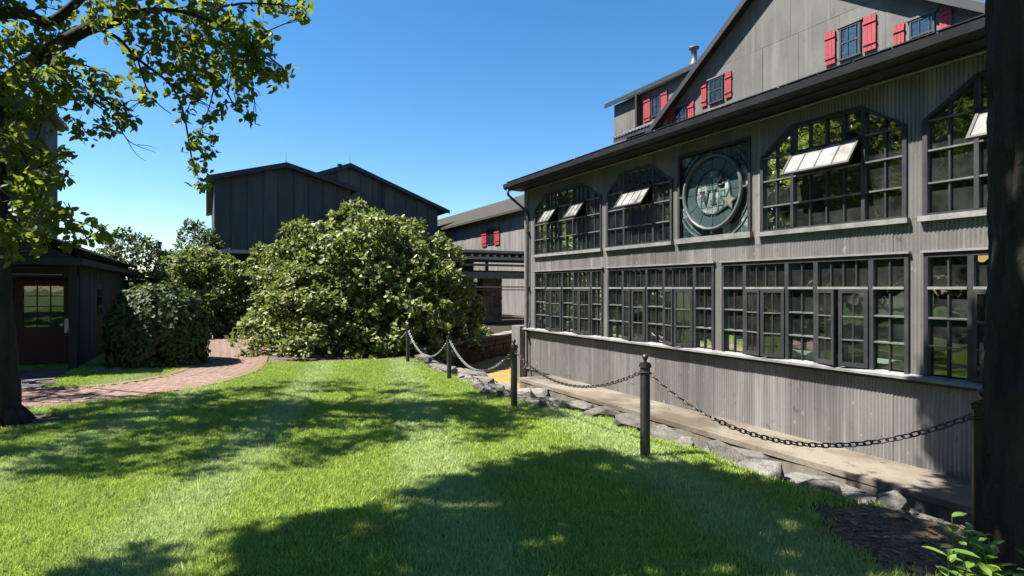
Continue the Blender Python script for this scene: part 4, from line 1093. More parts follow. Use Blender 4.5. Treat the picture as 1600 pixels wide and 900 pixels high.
def rock(x, y, sx, sy, h, rz, label, group=None, i=0, tilt=(0,0)):
    z = ground(x, y) + h*.42
    o = put('rock', RK[i % 9], None, Matrix.Translation((x, y, z)) @ Matrix.Rotation(rz, 4, 'Z') @ Matrix.Rotation(tilt[0], 4, 'X') @ Matrix.Rotation(tilt[1]+.12, 4, 'Y') @ Matrix.Diagonal((sx, sy, h, 1)))
    tag(o, label, 'rock', group); return o
BIG = [(5.25,4.55,.62,.42,.34,'large pale flat rock just right of the nearest full chain post'),(5.2,5.75,.4,.75,.22,'long pale flat slab behind the nearest full chain post'),
       (5.05,3.4,.5,.42,.3,'dark shaded rock below the sagging middle of the nearest chain'),(5.05,2.6,.36,.4,.2,'broad rock in tree shade, right of the sagging chain'),
       (4.9,1.7,.3,.26,.16,'low rock nearest the right-hand tree'),(5.5,9.1,.36,.55,.34,'dark jagged rock beside the walk behind the middle post'),
       (5.45,7.9,.4,.5,.3,'dark layered rock right of the middle post'),(5.3,6.9,.42,.4,.24,'squat grey rock midway between the two middle posts'),
       (5.45,10.6,.5,.55,.26,'pale rock beside the far end of the walk'),(5.55,12.4,.6,.7,.3,'pale broad rock at the ochre creek bed edge'),(5.3,13.8,.5,.6,.26,'pale rock between the two farthest posts'),(5.5,15.2,.6,.5,.28,'pale rock at the foot of the black retaining wall')]
for i, (x, y, sx, sy, h, lb) in enumerate(BIG): rock(x, y, sx*.8, sy*.84, h*.72, R.uniform(-.4,.4), lb, None, i, (R.uniform(-.1,.1), R.uniform(-.05,.1)))
PO = [(4.2,1.75),(3.78,4.35),(3.99,7.45),(4.56,11.43),(4.6,14.4),(4.75,17.3)]
PNM = ['the trunk-side post', 'the nearest full post', 'the middle post', 'the post by the black wall', 'the farthest post']
ORD = 'first second third fourth fifth sixth seventh eighth ninth tenth eleventh twelfth'.split()
cnt = 0; tally = {}
for y in np.arange(1.3, 15.4, .46):
    for side in range(3):
        x = (edge_x(y)+.2, edge_x(y)+.75, 5.95)[side]
        xx, yy = x + R.uniform(-.14,.14), y + R.uniform(-.16,.16)
        if any(abs(xx-b[0]) < b[2]*.8 and abs(yy-b[1]) < b[3]*.8 for b in BIG): continue
        if R.random() < .12: continue
        s = R.uniform(.14, .3); p = max([i for i in range(5) if PO[i][1] <= yy] or [0]); key = (p, side); tally[key] = tally.get(key, 0) + 1
        rock(xx, yy, s*R.uniform(.8,1.5), s*R.uniform(.9,1.6), s*R.uniform(.5,.85), R.uniform(0,6.28), '%s small rock beyond %s, %s' % (ORD[min(11, tally[key]-1)], PNM[p], ('along the lawn side', 'in the middle of the edging', 'along the walk side')[side]), 'small rocks along the lawn edge', cnt, (R.uniform(-.2,.2), R.uniform(-.2,.2))); cnt += 1
# gravel and chips filling the gaps
n = 5200; gxv = NR.uniform(4.5, 6.36, n); gyv = NR.uniform(.8, 15.5, n); gs = NR.uniform(.012, .045, n)
ok = np.array([a_ > edge_x(b_) for a_, b_ in zip(gxv, gyv)]); gxv, gyv, gs = gxv[ok], gyv[ok], gs[ok]; n = len(gxv)
cv = np.array([[1,0,-.2],[-.5,.87,-.2],[-.5,-.87,-.2],[.3,.2,.6],[-.4,.1,.5]]); ct = np.array([[0,1,3],[1,4,3],[1,2,4],[2,0,3],[2,3,4]])
th = NR.uniform(0, 6.28, n); cc, ss = np.cos(th)[:, None], np.sin(th)[:, None]
VV = np.stack([cv[None,:,0]*cc - cv[None,:,1]*ss, cv[None,:,0]*ss + cv[None,:,1]*cc, np.repeat(cv[None,:,2], n, 0)], -1) * gs[:, None, None]
VV += np.stack([gxv, gyv, np.array([ground(a_, b_) for a_, b_ in zip(gxv, gyv)])], 1)[:, None, :]
TT = (ct[None] + (np.arange(n)*5)[:, None, None]).reshape(-1, 3)
tag(put('gravel', np_mesh('gravel', VV.reshape(-1, 3), TT, M['rock'])), 'loose stone chips between the edging rocks', 'gravel', kind='stuff')

# ------------------------------------------------------------------ chain posts and chains
PO = [(4.2,1.75),(3.78,4.35),(3.99,7.45),(4.56,11.43),(4.6,14.4),(4.75,17.3)]
PLB = ['black iron chain post half hidden beside the right-hand trunk','nearest fully visible black iron chain post with ball finial','black chain post in line with the building corner','thin black chain post in front of the black retaining wall','farthest visible black chain post in front of the huge bush','black chain post swallowed by the huge bush']
def make_post(x, y):
    mb = MB(); z = ground(x, y); w = .042
    oc = [(w,-w*.6),(w,w*.6),(w*.6,w),(-w*.6,w),(-w,w*.6),(-w,-w*.6),(-w*.6,-w),(w*.6,-w)]
    return z, oc
for i, (x, y) in enumerate(PO):
    z, oc = make_post(x, y); p = thing('chain_post', (x, y, z), PLB[i], 'post', 'chain posts along the lawn edge')
    k = 1.35 if i == 0 else 1.0
    obj('shaft', MB().prism([(x+a*k, y+b*k, z-.15) for a, b in oc], (0,0,1.03)), M['iron'], p)
    obj('cap', MB().prism([(x+a*1.25*k, y+b*1.25*k, z+.882) for a, b in oc], (0,0,.03)).prism([(x+a*1.05*k, y+b*1.05*k, z+.914) for a, b in oc], (0,0,.014)), M['iron'], p)
    obj('finial', MB().lathe((x,y,z+.93), [(.022*k,0),(.012*k,.012),(.02*k,.028),(.031*k,.045),(.03*k,.06),(.018*k,.076),(.004,.082)], 14), M['iron'], p, True)
    obj('eye', MB().tube([(x+.05*k*math.sin(t), y+(.048*k+.02)*math.cos(t), z+.83+.012*math.sin(t*2)) for t in np.linspace(0, 6.28, 12)], .007, 6), M['iron'], p)
def torus_link(L_, w, r):
    pts = []
    for k in range(16):
        a = 2*math.pi*k/16; cx = (L_/2-w/2)*(1 if math.cos(a) > 0 else -1) if abs(math.cos(a)) > 1e-6 else 0
        pts.append(Vector((cx + math.cos(a)*w/2, math.sin(a)*w/2, 0)))
    mb = MB(); vs = []; fs = []; n = len(pts)
    for i, p in enumerate(pts):
        d = (pts[(i+1) % n]-pts[i-1]).normalized(); u = Vector((0,0,1)); v = d.cross(u)
        for k in range(5): a = 2*math.pi*k/5; vs.append(p + (u*math.cos(a)+v*math.sin(a))*r)
    for i in range(n):
        for k in range(5): fs.append((i*5+k, i*5+(k+1)%5, ((i+1)%n)*5+(k+1)%5, ((i+1)%n)*5+k))
    return mb.add(vs, fs)
LKB = torus_link(.062, .036, .0055); LK = mesh_from(LKB, 'chain_link', M['chain'], True)
def chain(a, b, sag, label, single, m=None):
    A_, B_ = Vector(a), Vector(b); L_ = (B_-A_).length
    fn = lambda t: A_.lerp(B_, t) - Vector((0,0,sag*4*t*(1-t)))
    t = thing('chain', tuple(A_), label, 'chain', 'chains between the posts'); n = int((L_ + 2.6*sag*sag/L_) / .05); rest = MB()
    for i in range(n):
        u = (i+.5)/n; p = fn(u); d = (fn(min(1,u+.01))-fn(max(0,u-.01))).normalized(); s = d.cross(Vector((0,0,1))).normalized(); q = s.cross(d)
        rl = rad(45 + (90 if i % 2 else 0)) ; s2 = s*math.cos(rl)+q*math.sin(rl); q2 = d.cross(s2)
        Mx = Matrix(((d.x,s2.x,q2.x,p.x),(d.y,s2.y,q2.y,p.y),(d.z,s2.z,q2.z,p.z),(0,0,0,1)))
        if single: put('chain_link', LK, t, Mx)
        else: rest.add([Mx @ Vector(v) for v in LKB.v], LKB.f)
    if not single: tag(obj('links', rest, m or M['chain'], t), kind='stuff')
top = lambda i: (PO[i][0], PO[i][1], ground(*PO[i]) + .83)
def span(i, j, off=.06):
    a, b = Vector(top(i)), Vector(top(j)); d = (b-a); d.z = 0; d.normalize(); return a + d*off, b - d*off
chain(*span(0,1), .40, 'dark chain sagging between the trunk-side post and the nearest full post', True)
chain(*span(1,2), .30, 'dark chain crossing in front of the wall from nearest to middle post', True)
chain(*span(2,3), .45, 'pale chain sagging in front of the black retaining wall', False, M['steelrope'])
chain(*span(3,4), .50, 'pale chain sagging between the two farthest posts', False, M['steelrope'])
chain(*span(4,5), .35, 'pale chain vanishing into the huge bush', False, M['steelrope'])

# ------------------------------------------------------------------ main gabled building behind
GXX = 15.0; PKY, PKZ, PITCHG = 11.34, 11.30, .69
gb = thing('gabled_building', (GXX, PKY, -.5), 'tall grey gabled building with red shutters behind the window building', 'building')
gw = lambda y: PKZ - .12 - abs(y - PKY)*PITCHG
obj('wall', MB().prism([(GXX+.03,PKY+9,5.0),(GXX+.03,PKY,PKZ-.15),(GXX+.03,PKY-9,5.0),(GXX+.03,PKY-9,-.6),(GXX+.03,PKY+9,-.6)], (.2,0,0)), M['gablewall'], gb)
GW = [(14.03,13.44,7.80,8.58,(14.37,14.14),(13.35,13.09)),(9.5,8.94,7.69,8.53,(9.91,9.62),(8.87,8.55)),(7.77,7.22,7.2,8.02,(8.13,7.88),(7.12,6.87)),(15.65,15.05,7.3,8.07,(15.98,15.74),(14.99,14.72))]
for i in range(15):
    for j in range(4):
        ya, yb = PKY-9+i*1.2+(.0 if j % 2 else .25), PKY-9+(i+1)*1.2+(0 if j % 2 else .25)-.008; za, zb = 6.0+j*1.5, 6.0+(j+1)*1.5-.008
        if j == 1: za, zb = 7.5, 8.92
        if j == 2: za = 8.928
        pl = clip([(ya,za),(yb,za),(yb,zb),(ya,zb)], [(PITCHG,1,PKZ-.13+PITCHG*PKY),(-PITCHG,1,PKZ-.13-PITCHG*PKY)])
        if len(pl) < 3: continue
        t0, t1 = R.uniform(0,.012), R.uniform(-.004,.004)
        obj('siding_sheet', MB().prism([(GXX+.012-t0+t1*(p[0]-ya), p[0], p[1]) for p in pl], (.012,0,0)), M['gablewall'], gb)
for (a, b, z0, z1, s1, s2) in GW:
    w = obj('window', MB().box(GXX-.05,GXX,a-.05,a,z0,z1).box(GXX-.05,GXX,b,b+.05,z0,z1).box(GXX-.05,GXX,b+.05,a-.05,z1-.05,z1).box(GXX-.06,GXX,b-.02,a+.02,z0-.03,z0+.02), M['frame'], gb)
    obj('head_trim', MB().box(GXX-.07, GXX-.005, b-.06, a+.06, z1+.003, z1+.05), M['gablewall'], w)
    obj('muntins', MB().box(GXX-.045,GXX-.02,(a+b)/2-.17+.0,(a+b)/2-.15,z0,z1-.05).box(GXX-.045,GXX-.02,(a+b)/2+.05,(a+b)/2+.07,z0,z1-.05).box(GXX-.048,GXX-.022,b+.05,a-.05,(z0+z1)/2-.02,(z0+z1)/2+.02), M['frame'], w)
    yy = [b+.05,(a+b)/2-.16,(a+b)/2+.06,a-.05]; zz = [z0+.02,(z0+z1)/2,z1-.05]
    for k in range(3):
        for j in range(2): obj('pane', MB().box(GXX-.025,GXX-.018,yy[k],yy[k+1],zz[j],zz[j+1]), M['glass'], w)
    obj('blind', MB().box(GXX-.012,GXX-.006,b+.05,a-.05,z0+.02,z1-.05), M['lead'], w)
    for (p, q) in (s1, s2):
        sh = MB(); n = 3
        for k in range(n): sh.box(GXX-.045, GXX-.015, q+(p-q)*k/n+.004, q+(p-q)*(k+1)/n-.004, z0-.02, z1+.04)
        s_ = obj('shutter', sh, M['red'], gb)
        for zb in (z0+.13, z1-.16): obj('batten', MB().box(GXX-.07, GXX-.046, q-.005, p+.005, zb, zb+.07), M['red'], s_)
for s_ in (1, -1):
    ov = .32
    e = [(PKY, PKZ), (PKY + s_*9.4, PKZ - 9.4*PITCHG)]
    pts = [(GXX-ov, e[0][0], e[0][1]), (GXX-ov, e[1][0], e[1][1]), (GXX-ov, e[1][0], e[1][1]-.09), (GXX-ov, e[0][0], e[0][1]-.09)]
    obj('roof', MB().prism(pts, (22,0,0)), M['tinroof'], gb)
    obj('rake_board', MB().prism([(x-.03, y+.0*s_, z-.02) for x, y, z in pts[:2]] + [(GXX-ov-.03, e[1][0], e[1][1]-.24), (GXX-ov-.03, e[0][0], e[0][1]-.24)], (.028,0,0)), M['eave'], gb)
    obj('soffit', MB().prism([(GXX-ov+.01, e[0][0], e[0][1]-.094), (GXX-ov+.01, e[1][0], e[1][1]-.094), (GXX-ov+.01, e[1][0], e[1][1]-.12), (GXX-ov+.01, e[0][0], e[0][1]-.12)], (ov+.0,0,0)), M['eave'], gb)
pb = thing('pale_block', (21, 3, -.5), 'pale grey block rising behind the right end of the gable', 'building')
obj('wall', MB().box(20, 26, 0, 8.2, -.6, 12.6), M['palewall'], pb); obj('roof', MB().box(19.8, 26.2, -.2, 8.4, 12.605, 12.8), M['eave'], pb)

# wing left of the gable
WX = 16.0
wg = thing('shuttered_wing', (WX, 20.4, -.5), 'grey wing with a vent pipe and one red-shuttered window left of the gable', 'building')
obj('wall', MB().box(WX+.02, WX+6, 10.5, 20.45, -.6, 9.70), M['gablewall'], wg)
for k in range(9): 
    for (z0, z1) in ((6.9, 8.38), (8.39, 9.69)): obj('siding_board', MB().box(WX-.004-R.uniform(0,.008), WX+.018, 20.44-k*.55, 20.44-(k+1)*.55+.008, z0, z1), M['gablewall'], wg)
obj('roof', MB().prism([(WX-.25,20.75,9.72),(WX+3,20.75,11.0),(WX+6.4,20.75,9.72),(WX+6.4,20.75,9.80),(WX+3,20.75,11.09),(WX-.25,20.75,9.81)], (0,-10.2,0)), M['tinroof'], wg)
obj('fascia', MB().box(WX-.29, WX-.252, 10.55, 20.78, 9.62, 9.80), M['eave'], wg)
w = obj('window', MB().box(WX-.06,WX-.014,17.95,18.0,8.5,9.35).box(WX-.06,WX-.014,17.45,17.5,8.5,9.35).box(WX-.06,WX-.014,17.5,17.95,9.3,9.35).box(WX-.06,WX-.014,17.5,17.95,8.5,8.55), M['frame'], wg)
obj('pane', MB().box(WX-.03,WX-.02,17.5,17.95,8.55,9.3), M['glass'], w); obj('muntins', MB().box(WX-.05,WX-.031,17.715,17.735,8.55,9.3).box(WX-.05,WX-.031,17.5,17.95,8.91,8.93), M['frame'], w)
for p, q in ((18.42,18.04),(17.41,17.06)):
    s_ = obj('shutter', MB().box(WX-.07,WX-.03,q,p,8.42,9.42), M['red'], wg)
    for zb in (8.55, 9.22): obj('batten', MB().box(WX-.095,WX-.071,q-.005,p+.005,zb,zb+.07), M['red'], s_)
obj('recess_jamb', MB().box(WX-.28,WX-.012,18.62,18.72,7.9,9.6), M['eave'], wg)
obj('vent_pipe', MB().lathe((WX+.9,16.6,10.1), [(.17,0),(.17,.34),(.11,.4),(.11,.86),(.2,.87),(.2,.93),(.13,.96),(.06,1.0)], 14), M['tinroof'], wg, True)
# low tin roof with scalloped edge in front of the wing
lr = thing('low_tin_roof', (14.5, 19, 7.6), 'low corrugated tin roof at the foot of the shuttered wing', 'roof')
mb = MB(); vs = []; fs = []; ys = np.arange(15.6, 19.7, .05)
for y in ys:
    u = .02*math.cos(2*math.pi*y/.2); vs += [(15.3, y, 8.0+u), (15.98, y, 8.36+u), (15.3, y, 7.97+u), (15.98, y, 8.33+u)]
for i in range(len(ys)-1):
    o = i*4; fs += [(o,o+4,o+5,o+1),(o+2,o+3,o+7,o+6),(o,o+2,o+6,o+4)]
obj('sheet', mb.add(vs, fs), M['tinroof'], lr); obj('rafter_board', MB().box(15.34, 15.38, 15.6, 19.65, 7.8, 7.96), M['eave'], lr)

# ------------------------------------------------------------------ black barns
def barn(name, x0, x1, yf, ez, pk, label, depth, panelw, ovx=.45, ovy=.5, rods=()):
    b = thing(name, ((x0+x1)/2, yf, -.5), label, 'barn'); cx = (x0+x1)/2; s = (pk-ez)/(cx-x0)
    obj('wall', MB().prism([(x0,yf+.04,-.6),(x1,yf+.04,-.6),(x1,yf+.04,ez),(cx,yf+.04,pk),(x0,yf+.04,ez)], (0,depth,0)), M['barntrim'], b)
    n = round((x1-x0)/panelw)
    for i in range(n):
        a, c = x0+(x1-x0)*i/n+.012, x0+(x1-x0)*(i+1)/n-.012; dx = R.uniform(0,.015)
        f = lambda x: pk - abs(x-cx)*s - .02
        pts = [(a,-.6),(c,-.6),(c,f(c))] + ([(cx,f(cx))] if a < cx < c else []) + [(a,f(a))]
        obj('siding_panel', MB().prism([(p[0], yf-dx, p[1]) for p in pts], (0,.038,0)), M['barn'], b)
        if i: obj('batten', MB().box(a-.035, a+.012, yf-.045, yf-.018, -.6, f(a)-.03), M['barntrim'], b)
    for q in (-1, 1):
        e = (cx + q*((x1-x0)/2+ovx), pk - ((x1-x0)/2+ovx)*s)
        obj('roof', MB().prism([(cx,yf-ovy,pk+.02),(e[0],yf-ovy,e[1]+.02),(e[0],yf-ovy,e[1]+.2),(cx,yf-ovy,pk+.2)], (0,depth+2*ovy,0)), M['barntrim'], b)
        obj('rake_trim', MB().prism([(cx,yf-ovy-.04,pk-.12),(e[0],yf-ovy-.04,e[1]-.12),(e[0],yf-ovy-.04,e[1]+.16),(cx,yf-ovy-.04,pk+.16)], (0,.038,0)), M['eave'], b)
    for (x, y, h) in rods: obj('lightning_rod', MB().tube([(x,y,pk-abs(x-cx)*s+.15),(x,y,pk-abs(x-cx)*s+h)], [.018,.006], 6), M['conduit'], b)
    return b
b1 = barn('black_barn', .45, 8.75, 40, 8.35, 9.5, 'black barn with low gable and vertical panels above the huge bush', 20, .92, rods=((4.6,40,1.0),))
b2 = barn('large_black_barn', 2.6, 17.5, 46.5, 8.4, 11.25, 'larger black barn behind, its roof sloping down to the right', 25, .95, ovx=.9, rods=((10.1,46.5,1.0),(13.0,52,1.1)))
obj('downpipe', MB().tube([(12.75,46.3,10.3),(12.75,46.3,-.5)], .09, 8), M['barntrim'], b2)
obj('vent', MB().lathe((9.4,47,11.1), [(.12,0),(.12,.25),(.2,.27),(.2,.36),(.05,.42)], 10), M['barntrim'], b2)

# ------------------------------------------------------------------ far wing with roof, porch, stone wall
fw_ = thing('far_wing', (18, 40, -.5), 'distant grey wing with a shingle roof and small red-shuttered window', 'building')
obj('wall', MB().box(18.03, 30, 24, 62, -.6, 6.7), M['farwall'], fw_)
for k in range(24): obj('siding_board', MB().box(18.0-R.uniform(0,.012), 18.028, 46.9-k*.9, 46.9-(k+1)*.9+.02, -.6, 6.69), M['farwall'], fw_)
rf = obj('roof', MB().prism([(17.35,22,6.45),(24,22,9.45),(30.6,22,6.45),(30.6,22,6.58),(24,22,9.6),(17.35,22,6.6)], (0,42,0)), M['roof'], fw_)
w = obj('window', MB().box(17.93,17.985,37.6,37.66,4.7,5.85).box(17.93,17.985,36.5,36.56,4.7,5.85).box(17.93,17.985,36.56,37.6,5.78,5.85).box(17.93,17.985,36.56,37.6,4.7,4.76), M['frame'], fw_)
obj('pane', MB().box(17.96,17.97,36.56,37.6,4.76,5.78), M['glass'], w); obj('muntins', MB().box(17.94,17.958,37.06,37.1,4.76,5.78).box(17.94,17.958,36.56,37.6,5.25,5.29), M['frame'], w)
for p, q in ((38.5,37.75),(36.4,35.65)): 
    s_ = obj('shutter', MB().box(17.92,17.97,q,p,4.62,5.8), M['red'], fw_)
    for zb in (4.85, 5.45): obj('batten', MB().box(17.89,17.919,q-.01,p+.01,zb,zb+.1), M['red'], s_)
py = 25.0
pc = thing('porch', (12.5, py, -.15), 'layered grey porch roof and stone wall seen past the building corner', 'porch')
for (z0, z1, d, m_) in ((3.32,3.42,.0,'white'),(3.22,3.315,.25,'eave'),(2.98,3.1,.1,'white'),(2.86,2.975,.3,'eave'),(2.66,2.76,.05,'greywood'),(2.05,2.36,-.1,'greywood'),(1.62,1.68,-.05,'white'),(1.48,1.53,.1,'greywood')):
    obj('beam', MB().box(10.6 if z0 < 3.2 else 9.9, 16, py+d, py+d+.28, z0, z1), M[m_], pc)
obj('roof_deck', MB().box(9.9, 16, py+.3, py+3, 3.18, 3.21), M['eave'], pc)
for k in range(13): x = 10.7+k*.4; obj('joist_end', MB().box(x, x+.12, py+.02, py+.5, 3.105, 3.2), M['white'], pc)
obj('ceiling', MB().box(10.6, 16, py+.3, py+4, 2.37, 2.45), M['eave'], pc)
obj('post', MB().box(10.7, 10.82, py, py+.12, 1.2, 2.05), M['white'], pc)
wl = obj('stone_wall', MB().box(11.03, 12.0, py+1.75, py+2.4, -.3, 2.3).box(12.5, 13.6, py+1.75, py+2.4, -.3, 2.3), M['stonewall'], pc)
for (xa, xb) in ((11.0, 12.0), (12.5, 13.6)):
    z = -.2; r_ = 0
    while z < 1.9:
        h = R.uniform(.14,.22); x = xa
        while x < xb - .05:
            w_ = min(R.uniform(.22,.48), xb - x); obj('stone', MB().box(x+.008, x+w_-.008, py+1.68+R.uniform(0,.04), py+1.76, z+.008, z+h-.008), M['stonewall'], wl); x += w_
        z += h
obj('door', MB().box(12.03, 12.47, py+2.0, py+2.05, -.2, 1.9), M['shed'], pc)
# long flat roof with a white edge running behind the bushes
lw = thing('covered_walkway', (4, 30, -.4), 'low covered walkway with a white roof edge behind the bushes', 'walkway')
obj('roof', MB().box(.6, 14.5, 30, 32.5, 3.2, 3.36), M['eave'], lw); obj('roof_edge', MB().box(.6, 14.5, 29.95, 29.995, 3.24, 3.4), M['white'], lw)
for k in range(6): obj('post', MB().box(.8+k*2.7, .95+k*2.7, 30.1, 30.25, -.4, 3.2), M['shed'], lw)
obj('back_wall', MB().box(.6, 14.5, 32.3, 32.5, -.4, 3.19), M['shed'], lw)
# background greenery glimpsed past the corner
bush('garden_shrub', (15.4, 33.5, -.3), 1.3, 1.2, 2.6, 350, 7, .14, M['leaf_lime'], 'bright green shrub glimpsed through the porch gap', 'shrub', 41)

# ------------------------------------------------------------------ creek bed, black retaining wall, terrace
cb = MB(); nx_, ny_ = 26, 26; vs = []; fs = []
for j in range(ny_):
    for i in range(nx_):
        x, y = 5.9+8*i/(nx_-1), 11.5+11.5*j/(ny_-1); vs.append((x, y, -.86 + R.uniform(-.025,.025)))
for j in range(ny_-1):
    for i in range(nx_-1): o = j*nx_+i; fs.append((o,o+1,o+nx_+1,o+nx_))
cbo = obj('creek_bed', cb.add(vs, fs), M['ochre'], None, True); tag(cbo, kind='structure')
obj_c = obj('concrete_block', MB().box(7.62, 8.05, 13.55, 14.1, -.9, -.42), M['cream']); tag(obj_c, 'cream concrete block at the foot of the building corner', 'block')
rw = thing('retaining_wall', (9, 19.2, -.8), 'black stone retaining wall with planting behind the far chain posts', 'wall')
WA, WB = Vector((5.4,15.5,0)), Vector((11.8,20.5,0)); d = (WB-WA).normalized(); nrm = Vector((d.y,-d.x,0))
obj('wall_core', MB().prism([WA+Vector((0,0,-1.0)), WB+Vector((0,0,-1.0)), WB-nrm*.5+Vector((0,0,-1.0)), WA-nrm*.5+Vector((0,0,-1.0))], (0,0,.86)), M['blackstone'], rw)
z = -.95; L_ = (WB-WA).length
while z < -.2:
    h = R.uniform(.14,.2); s = 0
    while s < L_-.1:
        w_ = min(R.uniform(.3,.6), L_-s); c = WA + d*(s+w_/2) + nrm*R.uniform(.0,.05)
        mb = MB().bar(c-d*(w_/2-.01)+Vector((0,0,z+h/2)), c+d*(w_/2-.01)+Vector((0,0,z+h/2)), .12, h-.015); obj('stone', mb, M['blackstone'], rw); s += w_
    z += h
s = 0
while s < L_-.1:
    w_ = min(R.uniform(.5,.8), L_-s); c = WA+d*(s+w_/2)-nrm*.18+Vector((0,0,-.115+R.uniform(-.01,.01)))
    obj('coping_stone', MB().bar(c-d*(w_/2-.008), c+d*(w_/2-.008), .5, .06), M['stonewall'], rw); s += w_
tr_ = obj('terrace', MB().prism([WA-nrm*.5+Vector((0,0,-1)), WB-nrm*.5+Vector((0,0,-1)), Vector((18,24,-1)), Vector((18,42,-1)), Vector((6.38,42,-1)), Vector((5.0,16.2,-1))], (0,0,.82)), M['mulch']); tag(tr_, kind='structure')
for i, (t, lb) in enumerate(((.24,'small lime plant on the black wall beside the huge bush'),(.36,'low lime plant in the middle of the black wall top'),(.62,'lime mound plant on the right of the black wall top'))):
    c = WA + d*(L_*t) - nrm*.75; bush('lime_plant', (c.x, c.y, -.2), .42, .4, .34, 120, 8, .09, M['leaf_lime'], lb, 'plant', 50+i, group='plants on the black wall')

# ------------------------------------------------------------------ shed with dark red door, tall building behind
sx = -2.68; sy = 16.75
sh = thing('black_shed', (sx, sy, -.35), 'low black shed with porch and dark red door at left', 'shed')
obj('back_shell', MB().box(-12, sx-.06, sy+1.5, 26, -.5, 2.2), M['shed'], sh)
obj('porch_roof', MB().prism([(-12,sy-.9,2.12),(sx+.25,sy-.9,2.12),(sx+.25,sy-.9,2.26),(-12,sy-.9,2.26)], (0,10.35,0)), M['shed'], sh)
obj('upper_roof', MB().prism([(sx+.32,sy-.3,2.34),(sx+.32,sy-.3,2.42),(-6.5,sy-.3,4.1),(-12,sy-.3,2.4),(-12,sy-.3,2.3),(-6.5,sy-.3,4.0)], (0,9.9,0)), M['dark_roof'], sh)
obj('gable_wall', MB().prism([(sx+.1,sy-.28,2.27),(-6.5,sy-.28,3.98),(-11.9,sy-.28,2.3),(-11.9,sy-.28,2.27)], (0,.1,0)), M['shed'], sh)
obj('rear_gable', MB().prism([(sx+.1,25.9,2.27),(-6.5,25.9,3.98),(-11.9,25.9,2.3),(-11.9,25.9,2.27)], (0,.1,0)), M['shed'], sh)
obj('eave_wall', MB().box(sx+.02, sx+.1, sy-.17, 26, 2.265, 2.43), M['shed'], sh)
obj('corner_post', MB().box(sx-.16, sx, sy, sy+.16, -.4, 2.12), M['shed'], sh)
obj('porch_beam', MB().box(-12, sx, sy+.02, sy+.14, 1.86, 2.1), M['shed'], sh)
obj('pale_strip', MB().box(-3.9, -2.95, sy-.06, sy-.02, 1.90, 1.925), M['conduit'], sh)  # thin pale bar along the front of the porch beam
k = 0
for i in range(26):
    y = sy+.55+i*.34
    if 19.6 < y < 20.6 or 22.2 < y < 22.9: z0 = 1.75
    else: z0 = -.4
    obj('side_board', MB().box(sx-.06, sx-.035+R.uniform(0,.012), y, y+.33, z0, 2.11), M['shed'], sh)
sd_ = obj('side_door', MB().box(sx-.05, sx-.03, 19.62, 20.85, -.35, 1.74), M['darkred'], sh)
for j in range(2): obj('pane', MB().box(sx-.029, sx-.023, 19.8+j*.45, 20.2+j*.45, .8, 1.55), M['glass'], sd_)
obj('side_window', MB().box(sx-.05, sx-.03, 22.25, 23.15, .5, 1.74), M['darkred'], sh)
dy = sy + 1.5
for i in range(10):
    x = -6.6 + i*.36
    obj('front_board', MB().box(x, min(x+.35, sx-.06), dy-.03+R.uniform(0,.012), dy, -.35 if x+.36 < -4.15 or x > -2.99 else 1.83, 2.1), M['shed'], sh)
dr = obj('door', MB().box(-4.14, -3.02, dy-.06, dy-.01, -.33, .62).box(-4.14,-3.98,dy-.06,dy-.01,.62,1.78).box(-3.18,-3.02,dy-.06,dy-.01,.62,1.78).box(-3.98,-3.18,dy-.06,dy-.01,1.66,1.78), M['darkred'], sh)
for i in range(3):
    for j in range(4):
        xa, za = -3.98+i*.267, .62+j*.26
        obj('pane', MB().box(xa+.012, xa+.255, dy-.04, dy-.034, za+.012, za+.248), M['glass'], dr)
mb = MB()
for i in range(1,3): mb.box(-3.98+i*.267-.012, -3.98+i*.267+.012, dy-.055, dy-.02, .62, 1.66)
for j in range(1,4): mb.box(-3.98, -3.18, dy-.052, dy-.022, .62+j*.26-.012, .62+j*.26+.012)
obj('muntins', mb, M['darkred'], dr)
obj('handle', MB().tube([(-3.1,dy-.06,.3),(-3.1,dy-.12,.33),(-3.1,dy-.12,.5),(-3.1,dy-.06,.53)], .012, 6), M['iron'], dr)
nt = obj('notice', MB().box(-3.16, -2.97, dy-.085, dy-.07, .46, .82), M['paper']); tag(nt, 'small white notice fixed beside the dark red door', 'notice')
ls = thing('low_shed', (-2.4, 25.5, -.35), 'low dark lean-to roof behind the clipped shrub', 'shed')
obj('wall', MB().box(-6, -2.0, 26.2, 29.5, -.4, 1.9), M['shed'], ls); obj('roof', MB().prism([(-6.2,25.9,2.6),(-1.55,25.9,1.85),(-1.55,25.9,1.95),(-6.2,25.9,2.7)], (0,4,0)), M['dark_roof'], ls)
tbx = thing('tall_black_building', (-8, 27.5, -.4), 'tall black building behind the hanging leaves at left', 'building')
obj('wall', MB().box(-11, -5.34, 27.53, 29.4, -.4, 8.1), M['barn'], tbx)
for k in range(9): obj('siding_board', MB().box(-5.34-k*.6-.59, -5.34-k*.6, 27.5-R.uniform(0,.015), 27.528, -.4, 8.09), M['barn'], tbx)
obj('roof', MB().prism([(-11.4,27.1,8.1),(-5.02,27.1,8.1),(-5.02,27.1,8.25),(-8.2,27.1,10.2),(-11.4,27.1,8.25)], (0,2.6,0)), M['barntrim'], tbx)
wd = thing('wood_pile', (-2.35, 16.4, -.33), 'small pale scrap beside the shed corner post', 'debris')
obj('stone', MB().lathe((-2.2,16.2,-.33), [(.16,0),(.19,.05),(.13,.1),(.03,.12)], 9), M['rock'], wd); obj('stone', MB().lathe((-1.85,16.1,-.33), [(.12,0),(.14,.04),(.09,.08),(.02,.09)], 8), M['rock'], wd)

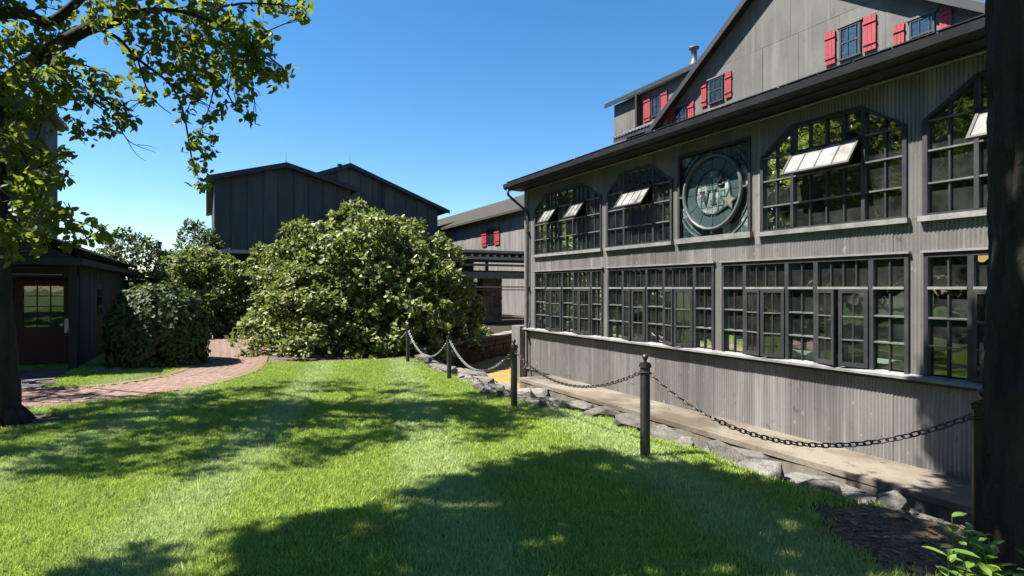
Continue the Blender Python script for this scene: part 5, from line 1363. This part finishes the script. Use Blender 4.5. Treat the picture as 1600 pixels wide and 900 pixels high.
# ------------------------------------------------------------------ plant in the near right corner
pl = thing('broadleaf_plant', (2.75, 1.12, ground(2.75, 1.12)), 'bright green leafy plant in the bottom right corner before the trunk', 'plant')
lb = []
def simple_leaf():
    o = [(0,0),(.2,.14),(.45,.22),(.7,.16),(1,0)]; mb = MB(); vs = [(t,0,-.12*t*t) for t, w in o]; k = 5
    vs += [(t,w,.05-.12*t*t) for t, w in o[1:-1]] + [(t,-w,.05-.12*t*t) for t, w in o[1:-1]]
    up = lambda i: i if i in (0,4) else 4+i; dn = lambda i: i if i in (0,4) else 7+i; fs = []
    for i in range(4): fs += [tuple(dict.fromkeys((i,i+1,up(i+1),up(i)))), tuple(dict.fromkeys((i+1,i,dn(i),dn(i+1))))]
    return mb.add(vs, fs)
for v in (.15,.5,.9):
    me = mesh_from(simple_leaf(), 'leaf', M['leaf_bright'], True); a_ = me.attributes.new('rnd','FLOAT','POINT'); a_.data.foreach_set('value', [v]*len(me.vertices)); lb.append(me)
st = MB()
for i in range(17):
    bx, by, h = 2.78 + R.uniform(-.2, .2), 1.1 + R.uniform(-.18, .16), R.uniform(.34, .6)
    if i < 4: bx, by, h = 2.70 + .03*i, 1.22 - .05*i, .64 - .03*i
    base = Vector((bx, by, ground(bx, by))); tip = base + Vector((R.uniform(-.12,.08), R.uniform(-.04,.1), h))
    st.tube([base, base.lerp(tip,.5)+Vector((.01,0,.02)), tip], [.005,.004,.0025], 5)
    for k in range(14):
        u = .35+.65*k/13; p = base.lerp(tip, u); a = k*2.4+i; dr_ = Vector((math.cos(a), math.sin(a), R.uniform(.1,.8))).normalized(); s = R.uniform(.055,.11)
        yv = Vector((0,0,1)).cross(dr_).normalized(); zv = dr_.cross(yv)
        put('leaf', lb[(i+k) % 3], pl, Matrix(((dr_.x*s,yv.x*s,zv.x*s,p.x),(dr_.y*s,yv.y*s,zv.y*s,p.y),(dr_.z*s,yv.z*s,zv.z*s,p.z),(0,0,0,1))))
obj('stem', st, M['leaf_bright'], pl)
# dry leaves and twigs on the bare soil
n = 900; P = np.stack([NR.normal(4.1, .75, n), NR.normal(1.9, .8, n), np.zeros(n)], 1); P[-110:, 0] = NR.uniform(-3, 4.3, 110); P[-110:, 1] = NR.uniform(2, 13, 110); P[:, 2] = [ground(a, b)+.012 for a, b in P[:, :2]]
ll = np.array([dirt(a, b) > .5 or i > 789 for i, (a, b) in enumerate(P[:, :2])]); P[-110:, 2] += .03; P = P[ll]; n = len(P)
A = unit(n)*np.array([1,1,.25]); Ln = NR.uniform(.025,.07,n)
M['litter'] = leafmat('dry_leaf', (.07,.045,.025), (.22,.16,.09), .8, .1, (.15,.1,.04))
tag(put('leaf_litter', leaves('leaf_litter', P, A, unit(n)*.3+np.array([0,0,1.]), Ln, Ln*.3, M['litter'])), 'dry leaf litter on the bare soil and strewn over the lawn', 'litter', kind='stuff')
for o in bpy.data.objects:
    if '_o' in o: del o['_o']
